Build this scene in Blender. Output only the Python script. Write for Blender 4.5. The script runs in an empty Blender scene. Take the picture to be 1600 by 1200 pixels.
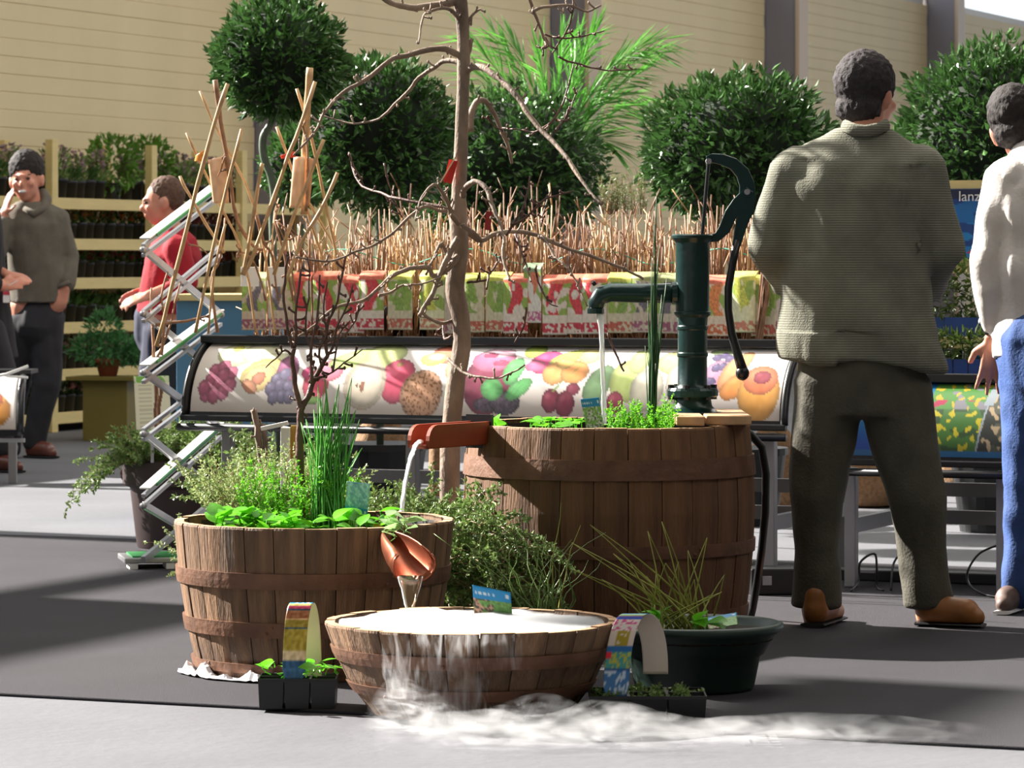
import bpy, math, random
import numpy as np
from mathutils import Vector, Matrix, Quaternion, noise
PI = math.pi
R = random.Random(7)
NR = np.random.RandomState(5)
C = bpy.context.scene.collection
SC = bpy.context.scene

# ------------------------------------------------------------------ camera, light, exposure
CAMH = 1.12
cam = bpy.data.cameras.new('camera'); camo = bpy.data.objects.new('camera', cam); C.objects.link(camo)
camo.location = (0, 0, CAMH); camo.rotation_euler = (PI/2, 0, 0)
cam.sensor_width = 36; cam.lens = 135; cam.shift_y = -190/1600
cam.clip_start = 0.5; cam.clip_end = 300
cam.dof.use_dof = True; cam.dof.focus_distance = 10.8; cam.dof.aperture_fstop = 14
SC.camera = camo
SC.view_settings.view_transform = 'Standard'; SC.view_settings.look = 'None'
SC.view_settings.exposure = 0.0; SC.view_settings.gamma = 1; SC.view_settings.use_curve_mapping = False
SC.cycles.volume_step_rate = 1.5
SC.cycles.volume_bounces = 1

wd = bpy.data.worlds.new('world'); SC.world = wd; wd.use_nodes = True
nt = wd.node_tree; bg = nt.nodes['Background']
bg.inputs[0].default_value = (0.86, 0.93, 1.0, 1); bg.inputs[1].default_value = 1.6

SUN_AZ = Vector((-0.875, 0.484, 0)); SUN_EL = math.radians(32)
sl = bpy.data.lights.new('sun', 'SUN'); sl.energy = 21; sl.angle = math.radians(0.9); sl.color = (1.0, 0.94, 0.86)
so = bpy.data.objects.new('sun', sl); C.objects.link(so)
sd = Vector((SUN_AZ.x*math.cos(SUN_EL), SUN_AZ.y*math.cos(SUN_EL), math.sin(SUN_EL)))
so.rotation_euler = sd.to_track_quat('Z', 'Y').to_euler()
def fill_light(loc, sx, sy, e, rz=0, tilt=(0, 0)):  # overhead area lamp added as fill, not a real roof opening
    l = bpy.data.lights.new('fill_light', 'AREA'); l.shape = 'RECTANGLE'; l.size = sx; l.size_y = sy; l.energy = e; l.color = (1.0, 0.95, 0.86)
    o = bpy.data.objects.new('fill_light', l); C.objects.link(o); o.location = loc; o.rotation_euler = (tilt[0], tilt[1], rz)
fill_light((4.2, 24, 8.4), 5, 30, 1350, math.radians(-22.6))
fill_light((8.5, 10, 8.4), 3, 20, 430, math.radians(-22.6))

# ------------------------------------------------------------------ helpers
def lin(c):
    r = []
    for x in c[:3]:
        x = max(0, x)/255.0
        r.append(x/12.92 if x <= .04045 else ((x+.055)/1.055)**2.4)
    return tuple(r)
def W(px, py, d): return Vector(((px-800)/6000*d, d, CAMH-(py-410)/6000*d))
AX = Vector((.384, .923, 0)); NX = Vector((.923, -.384, 0))      # along the hall wall / out of the wall
ROT_A = math.atan2(.923, .384); ROT_B = math.atan2(-.384, .923)
def WL(i, off, z): return Vector((-1.95+2.304*i+.923*off, 29.2+5.54*i-.384*off, z))
def TB(px, off, z):                                             # table line: pixel column on the front line, then back by off
    k = (px-800)/6000; t = (13.6*k+.1)/(.923+.384*k)
    return Vector((-.1+.923*t+.384*off, 13.6-.384*t+.923*off, z))

MATS = {}
def mat(name, col, rough=.7, var=.15, scale=8, bump=0, bscale=60, metal=0, stretch=None, rnd=0, island=0, spec=.5, trans=0, sub=0, col2=None):
    if name in MATS: return MATS[name]
    m = bpy.data.materials.new(name); m.use_nodes = True; n = m.node_tree; b = n.nodes['Principled BSDF']
    b.inputs['Roughness'].default_value = rough; b.inputs['Metallic'].default_value = metal
    b.inputs['Specular IOR Level'].default_value = spec
    if trans: b.inputs['Transmission Weight'].default_value = trans
    c = lin(col)
    tc = n.nodes.new('ShaderNodeTexCoord'); mp = n.nodes.new('ShaderNodeMapping'); n.links.new(tc.outputs['Object'], mp.inputs[0])
    if stretch: mp.inputs['Scale'].default_value = stretch
    nz = n.nodes.new('ShaderNodeTexNoise'); nz.inputs['Scale'].default_value = scale; nz.inputs['Detail'].default_value = 5
    n.links.new(mp.outputs[0], nz.inputs['Vector'])
    rp = n.nodes.new('ShaderNodeValToRGB'); rp.color_ramp.elements[0].position = .3; rp.color_ramp.elements[1].position = .7
    lo = lin(col2) if col2 else tuple(x*(1-var) for x in c)
    hi = c if col2 else tuple(min(1, x*(1+var)) for x in c)
    rp.color_ramp.elements[0].color = (*lo, 1); rp.color_ramp.elements[1].color = (*hi, 1)
    n.links.new(nz.outputs['Fac'], rp.inputs[0]); out = rp.outputs[0]
    if rnd or island:
        src = n.nodes.new('ShaderNodeObjectInfo').outputs['Random'] if rnd else n.nodes.new('ShaderNodeNewGeometry').outputs['Random Per Island']
        a = rnd or island
        mr = n.nodes.new('ShaderNodeMapRange'); mr.inputs[3].default_value = 1-a; mr.inputs[4].default_value = 1+a
        n.links.new(src, mr.inputs[0])
        mx = n.nodes.new('ShaderNodeVectorMath'); mx.operation = 'SCALE'; n.links.new(out, mx.inputs[0]); n.links.new(mr.outputs[0], mx.inputs['Scale']); out = mx.outputs[0]
    n.links.new(out, b.inputs['Base Color'])
    if sub:   # thin leaves pass light
        tr = n.nodes.new('ShaderNodeBsdfTranslucent'); n.links.new(out, tr.inputs[0])
        ms = n.nodes.new('ShaderNodeMixShader'); ms.inputs[0].default_value = sub
        o = n.nodes['Material Output']; n.links.new(b.outputs[0], ms.inputs[1]); n.links.new(tr.outputs[0], ms.inputs[2]); n.links.new(ms.outputs[0], o.inputs[0])
    if bump:
        n2 = n.nodes.new('ShaderNodeTexNoise'); n2.inputs['Scale'].default_value = bscale; n2.inputs['Detail'].default_value = 4
        n.links.new(mp.outputs[0], n2.inputs['Vector'])
        bp = n.nodes.new('ShaderNodeBump'); bp.inputs['Strength'].default_value = bump; bp.inputs['Distance'].default_value = .01
        n.links.new(n2.outputs['Fac'], bp.inputs['Height']); n.links.new(bp.outputs[0], b.inputs['Normal'])
    MATS[name] = m; return m
def print_mat(name='print', rough=.35):
    if name in MATS: return MATS[name]
    m = bpy.data.materials.new(name); m.use_nodes = True; n = m.node_tree; b = n.nodes['Principled BSDF']; b.inputs['Roughness'].default_value = rough
    a = n.nodes.new('ShaderNodeAttribute'); a.attribute_name = 'Col'; n.links.new(a.outputs['Color'], b.inputs['Base Color'])
    MATS[name] = m; return m

WLOC = {}
def wloc(o): return WLOC.get(o.name, Vector((0, 0, 0))) if o else Vector((0, 0, 0))
def props(o, label=None, cat=None, group=None, kind=None):
    if label: o['label'] = label
    if cat: o['category'] = cat
    if group: o['group'] = group
    if kind: o['kind'] = kind
    return o
def thing(name, label, cat, loc=(0, 0, 0), group=None, rz=0, kind=None):
    o = bpy.data.objects.new(name, None); o.empty_display_size = .1; C.objects.link(o); o.location = loc; o.rotation_euler = (0, 0, rz)
    WLOC[o.name] = Vector(loc); return props(o, label, cat, group, kind)
def mkobj(name, me, parent=None, off=True):
    o = bpy.data.objects.new(name, me); C.objects.link(o)
    if parent:
        o.parent = parent
        WLOC[o.name] = Vector(wloc(parent))
    return o
class MB:
    def __init__(s): s.v = []; s.f = []; s.m = []
    def add(s, vs, fs, mi=0):
        k = len(s.v); s.v += [tuple(v) for v in vs]; s.f += [tuple(i+k for i in f) for f in fs]; s.m += [mi]*len(fs); return s
    def box(s, c, sz, rz=0, mi=0, tilt=None):
        M = Matrix.Rotation(rz, 3, 'Z')
        if tilt: M = M @ Matrix.Rotation(tilt[0], 3, 'X') @ Matrix.Rotation(tilt[1], 3, 'Y')
        c = Vector(c); vs = [c+M@Vector((x*sz[0]/2, y*sz[1]/2, z*sz[2]/2)) for z in (-1, 1) for x, y in ((-1, -1), (1, -1), (1, 1), (-1, 1))]
        return s.add(vs, [(3, 2, 1, 0), (4, 5, 6, 7), (0, 1, 5, 4), (1, 2, 6, 5), (2, 3, 7, 6), (3, 0, 4, 7)], mi)
    def beam(s, p, q, w, t, mi=0, up=(0, 0, 1)):
        p = Vector(p); q = Vector(q); d = (q-p).normalized(); u = Vector(up)
        if abs(d.dot(u)) > .98: u = Vector((0, 1, 0))
        sx = d.cross(u).normalized(); sy = sx.cross(d)
        vs = [e+sx*a*w/2+sy*b*t/2 for e in (p, q) for a, b in ((-1, -1), (1, -1), (1, 1), (-1, 1))]
        return s.add(vs, [(3, 2, 1, 0), (4, 5, 6, 7), (0, 1, 5, 4), (1, 2, 6, 5), (2, 3, 7, 6), (3, 0, 4, 7)], mi)
    def tube(s, pts, rads, n=8, mi=0, cap=True, flat=1.0, up=None):
        pts = [Vector(p) for p in pts]
        if not hasattr(rads, '__len__'): rads = [rads]*len(pts)
        d0 = (pts[1]-pts[0]).normalized(); u = Vector(up) if up else (Vector((0, 0, 1)) if abs(d0.z) < .9 else Vector((0, 1, 0)))
        vs = []; L = len(pts)
        for i, p in enumerate(pts):
            d = (pts[min(i+1, L-1)]-pts[max(i-1, 0)])
            if d.length < 1e-9: d = d0
            d.normalize(); u = (u-d*u.dot(d))
            if u.length < 1e-6: u = Vector((1, 0, 0)).cross(d)
            u.normalize(); w = d.cross(u)
            for k in range(n):
                a = 2*PI*k/n; vs.append(p+(w*math.cos(a)+u*math.sin(a)*flat)*rads[i])
        fs = [(i*n+k, i*n+(k+1) % n, (i+1)*n+(k+1) % n, (i+1)*n+k) for i in range(L-1) for k in range(n)]
        if cap: fs += [tuple(range(n-1, -1, -1)), tuple((L-1)*n+k for k in range(n))]
        return s.add(vs, fs, mi)
    def lathe(s, prof, n=32, c=(0, 0, 0), a0=0, a1=2*PI, mi=0, M=None):
        c = Vector(c); full = abs(a1-a0-2*PI) < 1e-6; m = n if full else n+1; vs = []
        for r, z in prof:
            for k in range(m):
                a = a0+(a1-a0)*k/n; v = Vector((r*math.cos(a), r*math.sin(a), z)); vs.append(c+(M@v if M else v))
        fs = []
        for i in range(len(prof)-1):
            for k in range(n):
                k2 = (k+1) % m; fs.append((i*m+k, i*m+k2, (i+1)*m+k2, (i+1)*m+k))
        return s.add(vs, fs, mi)
    def ell(s, c, r, M=None, n=14, mi=0):
        c = Vector(c); vs = []; h = n//2+1
        for i in range(1, h):
            t = PI*i/h
            for k in range(n):
                a = 2*PI*k/n; v = Vector((math.sin(t)*math.cos(a)*r[0], math.sin(t)*math.sin(a)*r[1], math.cos(t)*r[2])); vs.append(c+(M@v if M else v))
        z = Vector((0, 0, r[2])); z = M@z if M else z
        vs += [c+z, c-z]; T = len(vs)-2; fs = []
        for i in range(h-2):
            for k in range(n): fs.append((i*n+k, (i+1)*n+k, (i+1)*n+(k+1) % n, i*n+(k+1) % n))
        for k in range(n):
            fs.append((T, k, (k+1) % n)); fs.append((T+1, (h-2)*n+(k+1) % n, (h-2)*n+k))
        return s.add(vs, fs, mi)
    def cap(s, p, q, r1, r2, n=12, flat=1.0, up=None):
        p = Vector(p); q = Vector(q); d = (q-p); L = d.length; d.normalize(); pts = []; rr = []
        for a in (0, 25, 55, 80): a = math.radians(a); pts.append(p-d*r1*math.cos(a)); rr.append(max(.0005, r1*math.sin(a)))
        for a in (80, 55, 25, 0): a = math.radians(a); pts.append(q+d*r2*math.cos(a)); rr.append(max(.0005, r2*math.sin(a)))
        return s.tube(pts, rr, n, flat=flat, up=up)
    def rings(s, rs, n=20):
        vs = []
        for (cx, cy, z, rx, ry) in rs:
            for k in range(n):
                a = 2*PI*k/n; vs.append((cx+rx*math.cos(a), cy+ry*math.sin(a), z))
        fs = [(i*n+k, i*n+(k+1) % n, (i+1)*n+(k+1) % n, (i+1)*n+k) for i in range(len(rs)-1) for k in range(n)]
        fs += [tuple(range(n-1, -1, -1)), tuple((len(rs)-1)*n+k for k in range(n))]
        return s.add(vs, fs)
    def mesh(s, name, off=Vector((0, 0, 0)), mats=(), smooth=True):
        me = bpy.data.meshes.new(name); o = Vector(off)
        me.from_pydata([(x-o.x, y-o.y, z-o.z) for x, y, z in s.v], [], s.f)
        for m in mats: me.materials.append(m)
        if any(s.m): me.polygons.foreach_set('material_index', s.m)
        if smooth: me.polygons.foreach_set('use_smooth', [True]*len(s.f))
        me.update(); return me
    def build(s, name, m, parent=None, smooth=False, label=None, local=False, loc=None, bevel=0):
        ms = m if isinstance(m, (list, tuple)) else [m]
        if loc is not None and parent is None:
            me = s.mesh(name, Vector(loc), ms, smooth); o = mkobj(name, me); o.location = loc; WLOC[o.name] = Vector(loc)
        else:
            me = s.mesh(name, Vector((0, 0, 0)) if local else wloc(parent), ms, smooth); o = mkobj(name, me, parent)
        if label: o['label'] = label
        if bevel:
            b = o.modifiers.new('bevel', 'BEVEL'); b.width = bevel; b.segments = 2; b.limit_method = 'ANGLE'
        return o
def copy_tree(o, parent=None):
    c = o.copy(); C.objects.link(c)
    if parent: c.parent = parent
    for ch in list(o.children): copy_tree(ch, c)
    return c
def printed(name, fn, nu, nv, colfn, parent, m=None, thick=0.0, label=None, local=False):
    """grid sheet with a flat colour print; fn(u,v)->point, v downwards"""
    off = Vector((0, 0, 0)) if local else wloc(parent)
    vs = [Vector(fn(i/nu, j/nv))-off for j in range(nv+1) for i in range(nu+1)]
    fs = [(j*(nu+1)+i, (j+1)*(nu+1)+i, (j+1)*(nu+1)+i+1, j*(nu+1)+i+1) for j in range(nv) for i in range(nu)]
    me = bpy.data.meshes.new(name); me.from_pydata([tuple(v) for v in vs], [], fs); me.materials.append(m or print_mat())
    a = me.color_attributes.new('Col', 'FLOAT_COLOR', 'POINT'); cols = []
    for j in range(nv+1):
        for i in range(nu+1): cols += [*lin(colfn(i/nu, j/nv)), 1]
    a.data.foreach_set('color', cols); me.polygons.foreach_set('use_smooth', [True]*len(fs)); me.update()
    o = mkobj(name, me, parent)
    if label: o['label'] = label
    if thick:
        s = o.modifiers.new('thick', 'SOLIDIFY'); s.thickness = thick; s.offset = 0
    return o
# leaves: P base points, D directions, one folded blade each
def leaf_mesh(name, P, D, L, Wd, m, off=Vector((0, 0, 0)), fold=.25, up=None):
    P = np.array(P, float)-np.array(off); D = np.array(D, float); N = len(P)
    D /= np.linalg.norm(D, axis=1, keepdims=True)+1e-9
    L = np.broadcast_to(np.array(L, float), (N,)).reshape(-1, 1)*NR.uniform(.7, 1.25, (N, 1)); Wd = L*Wd
    r = NR.normal(size=(N, 3)) if up is None else np.array(up)+NR.normal(size=(N, 3))*.35
    S = np.cross(D, r); S /= np.linalg.norm(S, axis=1, keepdims=True)+1e-9; U = np.cross(S, D)
    v = np.stack([P, P+D*L*.45+S*Wd*.5+U*Wd*fold, P+D*L, P+D*L*.45-S*Wd*.5+U*Wd*fold], 1).reshape(-1, 3)
    k = (np.arange(N)*4).reshape(-1, 1)
    f = np.concatenate([k+np.array([[0, 1, 2]]), k+np.array([[0, 2, 3]])], 1).reshape(-1, 3)
    me = bpy.data.meshes.new(name); me.from_pydata(v.tolist(), [], f.tolist()); me.materials.append(m); me.update(); return me
def ball_foliage(name, blobs, L, wd, m, parent, outward=.8, kind='stuff'):
    P = []; D = []
    for (c, r, n) in blobs:
        d = NR.normal(size=(n, 3)); d /= np.linalg.norm(d, axis=1, keepdims=True)
        rad = NR.uniform(.78, 1.0, (n, 1))
        lump = np.array([[noise.noise(Vector(x)*3.3+Vector(c)*7)*.22+noise.noise(Vector(x)*9+Vector(c)*3)*.10] for x in d])
        P.append(np.array(c)+d*(rad+lump)*np.array(r)); D.append(d*outward+NR.normal(size=(n, 3))*.45+np.array([0, 0, .15]))
    me = leaf_mesh(name, np.concatenate(P), np.concatenate(D), L, wd, m, wloc(parent)); o = mkobj(name, me, parent)
    if kind: o['kind'] = kind
    return o
def sprigs(parent, origins, L, droop, leafL, leafW, ms, ml, seg=9, per=3, spread=.6, upb=.6, rs=.0012, name='sprig', dirs=None, lname='foliage', wig=.25):
    mb = MB(); P = []; D = []
    for q, o in enumerate(origins):
        o = Vector(o)
        if dirs: d = Vector(dirs[q])+Vector((R.gauss(0, spread), R.gauss(0, spread), R.gauss(0, spread*.4)))
        else: d = Vector((R.gauss(0, spread), R.gauss(0, spread), upb))
        d.normalize(); l = L*R.uniform(.55, 1.2)/seg; pts = [o]; p = o
        for k in range(seg):
            d = (d+Vector((R.gauss(0, wig), R.gauss(0, wig), R.gauss(0, wig)-droop))*.35).normalized()
            p2 = p+d*l; pts.append(p2)
            if k > 0:
                for j in range(per):
                    P.append(p.lerp(p2, R.random())); D.append(d*.5+Vector((R.gauss(0, 1), R.gauss(0, 1), R.gauss(0, 1))).normalized())
            p = p2
        mb.tube(pts, [rs*(1.3-k/(seg+1)) for k in range(seg+1)], 4)
    st = mb.build('stems', ms, parent); st['kind'] = 'stuff'
    me = leaf_mesh(lname, [tuple(x) for x in P], [tuple(x) for x in D], leafL, leafW, ml, wloc(parent)); lo = mkobj(lname, me, parent); lo['kind'] = 'stuff'
    return lo
def blob(name, mb, voxel, m, parent, smooth=3, disp=0, dscale=8, label=None, dfn=None):
    me = mb.mesh(name+'_src'); t = bpy.data.objects.new('tmp', me); C.objects.link(t)
    r = t.modifiers.new('r', 'REMESH'); r.mode = 'VOXEL'; r.voxel_size = voxel; r.use_smooth_shade = True
    s = t.modifiers.new('s', 'SMOOTH'); s.iterations = smooth; s.factor = .6
    dg = bpy.context.evaluated_depsgraph_get(); ev = t.evaluated_get(dg)
    out = bpy.data.meshes.new_from_object(ev); bpy.data.objects.remove(t); bpy.data.meshes.remove(me)
    out.name = name; off = wloc(parent)
    if dfn:
        for v in out.vertices: v.co = v.co+v.normal*dfn(v.co)
    out.transform(Matrix.Translation(-off))
    out.materials.clear(); out.materials.append(m)
    out.polygons.foreach_set('use_smooth', [True]*len(out.polygons)); out.update()
    o = mkobj(name, out, parent)
    if label: o['label'] = label
    return o
# ------------------------------------------------------------------ common materials
M_concrete = mat('concrete', (100, 101, 107), .75, .16, 1.2, .25, 25)
M_mat = mat('carpet', (47, 45, 51), .95, .12, 3, .5, 400)
M_wall = mat('wallboard', (228, 212, 172), .6, .04, 1.5)
M_wallback = mat('wall_back', (150, 138, 110), .8, .05, 1)
M_colgrey = mat('column_grey', (128, 126, 138), .5, .05, 2)
M_colbeige = mat('column_beige', (190, 170, 148), .5, .05, 2)
M_cream = mat('cream_wood', (222, 202, 140), .55, .06, 5, stretch=(1, 1, 6))
M_black = mat('black_metal', (26, 27, 30), .35, .1, 6)
M_blackpl = mat('black_plastic', (24, 25, 27), .4, .1, 6)
M_alu = mat('aluminium', (188, 188, 192), .32, .05, 10, metal=.75)
M_grey = mat('table_leg_paint', (150, 148, 150), .4, .06, 6)
M_stave = mat('stave_wood', (140, 108, 80), .75, .5, 4, .5, 30, stretch=(6, 6, .6), rnd=.26, col2=(78, 58, 44))
M_stave2 = mat('stave_wood_reddish', (136, 98, 66), .75, .5, 4, .5, 30, stretch=(6, 6, .6), rnd=.22, col2=(92, 62, 42))
M_hoop = mat('rusty_hoop', (114, 80, 60), .6, .3, 12, .3, 60, metal=.2)
M_rim = mat('sawn_rim', (200, 160, 120), .8, .2, 20)
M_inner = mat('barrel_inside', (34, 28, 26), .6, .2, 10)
M_soil = mat('soil', (40, 32, 26), .95, .4, 60, .8, 80)
M_greenp = mat('green_iron', (24, 52, 50), .28, .15, 8, .15, 30, metal=.1)
M_cane = mat('cane', (196, 160, 116), .55, .25, 20, island=.3)
M_cane2 = mat('brown_stem', (150, 112, 84), .6, .3, 30, island=.35)
M_bark = mat('bark', (158, 138, 120), .7, .4, 14, .6, 60, stretch=(1, 1, .5), col2=(104, 88, 76))
M_twig = mat('twig_bark', (92, 62, 52), .55, .3, 40, .4, 80)
M_white = mat('white_card', (235, 235, 232), .5, .02, 3)
M_laurel = mat('laurel_leaf', (70, 106, 54), .27, .3, 12, island=.5, sub=.15)
M_palm = mat('palm_leaf', (96, 158, 66), .4, .2, 12, island=.35, sub=.4)
M_thyme = mat('thyme_leaf', (164, 182, 122), .5, .2, 12, island=.3, sub=.3)
M_fern = mat('bright_leaf', (120, 190, 50), .45, .2, 12, island=.3, sub=.45)
M_broad = mat('broad_leaf', (110, 196, 44), .35, .2, 16, rnd=.3, sub=.4)
M_coto = mat('cotoneaster_leaf', (120, 146, 82), .45, .3, 12, island=.4, sub=.2)
M_rush = mat('rush_stem', (92, 170, 62), .4, .2, 12, island=.35, sub=.2)
M_rush2 = mat('rush_stem_olive', (150, 156, 66), .5, .3, 12, island=.4, sub=.2)
M_curl = mat('curly_rush_stem', (104, 130, 70), .3, .3, 20, island=.3)
M_terra = mat('terracotta', (156, 84, 60), .75, .12, 10)
M_brownpot = mat('brown_pot', (60, 46, 46), .5, .12, 6)
M_copper = mat('copper', (176, 104, 78), .33, .2, 20, metal=.85)
M_spout = mat('red_wood', (150, 66, 38), .55, .12, 12)
M_skin = mat('skin', (206, 142, 118), .5, .06, 12)
M_burlap = mat('burlap', (150, 116, 84), .9, .3, 60, .6, 160)
M_blue = mat('blue_panel', (84, 132, 164), .5, .05, 3)
M_tagblue = mat('tag_blue', (20, 150, 215), .35, .03, 3)

def struct(name, o): o['kind'] = 'structure'; return o
# ------------------------------------------------------------------ setting
fl = MB().box((2, 25, -.05), (60, 90, .1)).build('floor', M_concrete); struct('floor', fl)
# dark carpet strip, parallel to axis B, front edge through pixel rows 1087..1175
def ground(px, py): return W(px, py, CAMH*6000/(py-410))
g0 = ground(0, 1088); g1 = ground(1600, 1173); gd = (g1-g0).normalized(); gp = Vector((-gd.y, gd.x, 0))
if gp.y < 0: gp = -gp
a0 = g0-gd*6; a1 = g1+gd*6
q = [a0, a1, a1+gp*4.98, a0+gp*4.98]
cm = MB(); cm.add([v+Vector((0, 0, .001)) for v in q]+[v+Vector((0, 0, .009)) for v in q], [(3, 2, 1, 0), (4, 5, 6, 7), (0, 1, 5, 4), (1, 2, 6, 5), (2, 3, 7, 6), (3, 0, 4, 7)])
o = cm.build('carpet_strip', M_mat, bevel=.003); props(o, 'dark grey carpet runner laid across the pale concrete floor', 'carpet')
FZ = .009
WTOP = 4.185
root = thing('wall_left', None, None, (0, 0, 0), kind='structure')
wb = MB()
for i0, i1, z0, z1 in ((-.98, 6.5, 0, WTOP), (-4.5, -2.95, 0, WTOP), (-2.95, -.98, 0, 2.0)):
    p = WL((i0+i1)/2, -.10, (z0+z1)/2); wb.box(p, ((i1-i0)*6, .12, z1-z0), ROT_A)
wb.build('backing', M_wallback, root)
bdm = MB(); prof = [(-.0594, .0), (-.0594, .033), (-.056, .036), (.056, .036), (.0594, .033), (.0594, 0)]
vs = [(x, -y, z) for x in (-2.985, 2.985) for z, y in prof]
bdm.add(vs, [(i, (i+1) % 6, 6+(i+1) % 6, 6+i) for i in range(6)]+[(5, 4, 3, 2, 1, 0), (6, 7, 8, 9, 10, 11)])
bme = None
for bay in range(-1, 5):
    for k in range(4, 35):
        if bme is None: bme = bdm.mesh('wall_plank', mats=[M_wall], smooth=False)
        o = bpy.data.objects.new('wall_plank', bme); C.objects.link(o); o.parent = root
        o.location = WL(bay+.5, -.04+R.uniform(-.002, .002), .045+k*.12); o.rotation_euler = (0, 0, ROT_A)
# columns
for i in range(-2, 6):
    t = thing('trim_%d' % (i+3), None, None, WL(i, 0, 0), kind='structure')
    MB().box(WL(i+.008, .17, 4.3), (.10, .34, 8.6), ROT_A).build('web', M_colgrey, t)
    MB().box(WL(i+.02, .36, 4.3), (.30, .04, 8.6), ROT_A).build('flange', M_colbeige, t)
    MB().box(WL(i+.02, -.02, 4.3), (.30, .03, 8.6), ROT_A).build('rear_flange', M_colgrey, t)
# glazing above the wall
mg = bpy.data.materials.new('window_glass'); mg.use_nodes = True; n = mg.node_tree; n.nodes.remove(n.nodes['Principled BSDF'])
tb = n.nodes.new('ShaderNodeBsdfTransparent'); gb = n.nodes.new('ShaderNodeBsdfGlossy'); gb.inputs['Roughness'].default_value = .05
mx = n.nodes.new('ShaderNodeMixShader'); mx.inputs[0].default_value = .05; n.links.new(tb.outputs[0], mx.inputs[1]); n.links.new(gb.outputs[0], mx.inputs[2]); n.links.new(mx.outputs[0], n.nodes['Material Output'].inputs[0])
M_frame = mat('window_frame_paint', (210, 208, 205), .5, .03, 3)
wn = 1
def window(i0, i1, z0, z1):
    global wn
    t = thing('window_%d' % wn, None, None, WL(i0, 0, z0), kind='structure'); wn += 1
    f = MB()
    for z in (z0+.04, z1-.04): f.box(WL((i0+i1)/2, -.06, z), ((i1-i0)*6, .08, .08), ROT_A)
    for i in (i0+.006, i1-.006): f.box(WL(i, -.06, (z0+z1)/2), (.07, .08, z1-z0), ROT_A)
    f.build('window_frame', M_frame, t)
    MB().box(WL((i0+i1)/2, -.06, (z0+z1)/2), ((i1-i0)*6-.1, .012, z1-z0-.12), ROT_A).build('pane', mg, t)
for i in range(-4, 6):
    window(i, i+.98, WTOP, 8.4)
window(-2.9, -2.0, 2.02, WTOP); window(-1.98, -1.2, 2.02, WTOP)  # low windows invented out of view to let sun onto the floor
MB().box(WL(1, -.08, 8.5), (66, .2, .25), ROT_A).build('trim_20', M_colbeige)['kind'] = 'structure'
MB().box(WL(-2.665, -.03, 4.4), (3.4, .05, .8), ROT_A).build('trim_21', M_colbeige)['kind'] = 'structure'  # unseen panel added to throw the dark band on the left carpet
MB().box(WL(-2.645, -.03, 6.38), (1.15, .05, .46), ROT_A).build('trim_22', M_colbeige)['kind'] = 'structure'  # unseen panel added higher up to shade the carpet at right
M_ceil = mat('ceiling_paint', (190, 186, 178), .8, .03, 1)
o = MB().box(WL(0, 14, 8.75), (80, 30, .2), ROT_A).build('ceiling', M_ceil); o['kind'] = 'structure'
M_dim = mat('hall_wall', (150, 140, 125), .8, .05, 1)
o = MB().box(WL(0, 29, 4.4), (80, .2, 8.8), ROT_A).build('wall_right', M_dim); o['kind'] = 'structure'
o = MB().box(WL(-6.0, 14, 4.4), (.2, 30, 8.8), ROT_A).build('wall_back', M_dim); o['kind'] = 'structure'
# ------------------------------------------------------------------ people
def hand(mb, wr, d, nrm, thumb, s=1.0, curl=.35, spread=.12):
    """wr wrist, d pointing direction, nrm out of the back of the hand, thumb = +1/-1 side"""
    d = Vector(d).normalized(); nrm = Vector(nrm); nrm = (nrm-d*nrm.dot(d)).normalized(); sd = d.cross(nrm).normalized()*thumb
    wr = Vector(wr); L = .085*s
    for k, w in enumerate((-.030, -.010, .010, .030)):
        w *= s; lf = (.062, .075, .080, .070)[k]*s; b = wr+sd*w*.7; kn = wr+d*(L*(.92, 1.0, 1.03, .98)[k])+sd*w; mb.cap(b, kn, .013*s, .0115*s, 10)
        a = d; dirs = []; p = kn; sp = spread*(k-1.5)*.6
        for j, f in enumerate((.45, .32, .23)):
            an = curl*(j+.6)*1.0; v = (d*math.cos(an)-nrm*math.sin(an)+sd*sp).normalized(); q = p+v*lf*f; mb.cap(p, q, (.0098-.0012*j)*s, (.009-.0014*j)*s, 8); p = q
    b = wr+sd*.022*s+d*.018*s; q = b+(d*.55+sd*.75-nrm*.25).normalized()*.045*s; mb.cap(b, q, .015*s, .0115*s, 8); q2 = q+(d*.85+sd*.35-nrm*.3).normalized()*.034*s; mb.cap(q, q2, .0108*s, .009*s, 8)
    mb.cap(wr-d*.02*s, wr+d*.03*s, .021*s, .024*s, 10, flat=.75)
def head(mb, c, f, s=1.0, up=(0, 0, 1), smile=False):
    """c centre of skull, f facing direction; head about .235 high"""
    f = Vector(f).normalized(); u = Vector(up).normalized(); f = (f-u*f.dot(u)).normalized(); r = f.cross(u).normalized()
    M = Matrix((r, f, u)).transposed(); c = Vector(c)
    def E(o, rad): mb.ell(c+r*o[0]*s+f*o[1]*s+u*o[2]*s, (rad[0]*s, rad[1]*s, rad[2]*s), M, 16)
    E((0, -.012, .028), (.076, .094, .090)); E((0, .020, -.025), (.064, .072, .088)); E((0, .045, -.082), (.036, .034, .030)); E((0, .02, -.06), (.058, .055, .045))
    E((0, .091, .018), (.045, .012, .012)); E((0, .104, -.022), (.012, .018, .020)); mb.cap(c+f*.092*s+u*.012*s, c+f*.106*s-u*.024*s, .008*s, .012*s, 8)
    for k in (-1, 1): E((k*.040, .072, -.022), (.020, .020, .018)); E((k*.079, -.008, -.012), (.012, .022, .034)); E((k*.088, -.014, 0), (.006, .014, .024))
    E((0, .090, -.058), (.026, .012, .008)); E((0, .088, -.068), (.022, .011, .008))
    return c, r, f, u
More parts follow.
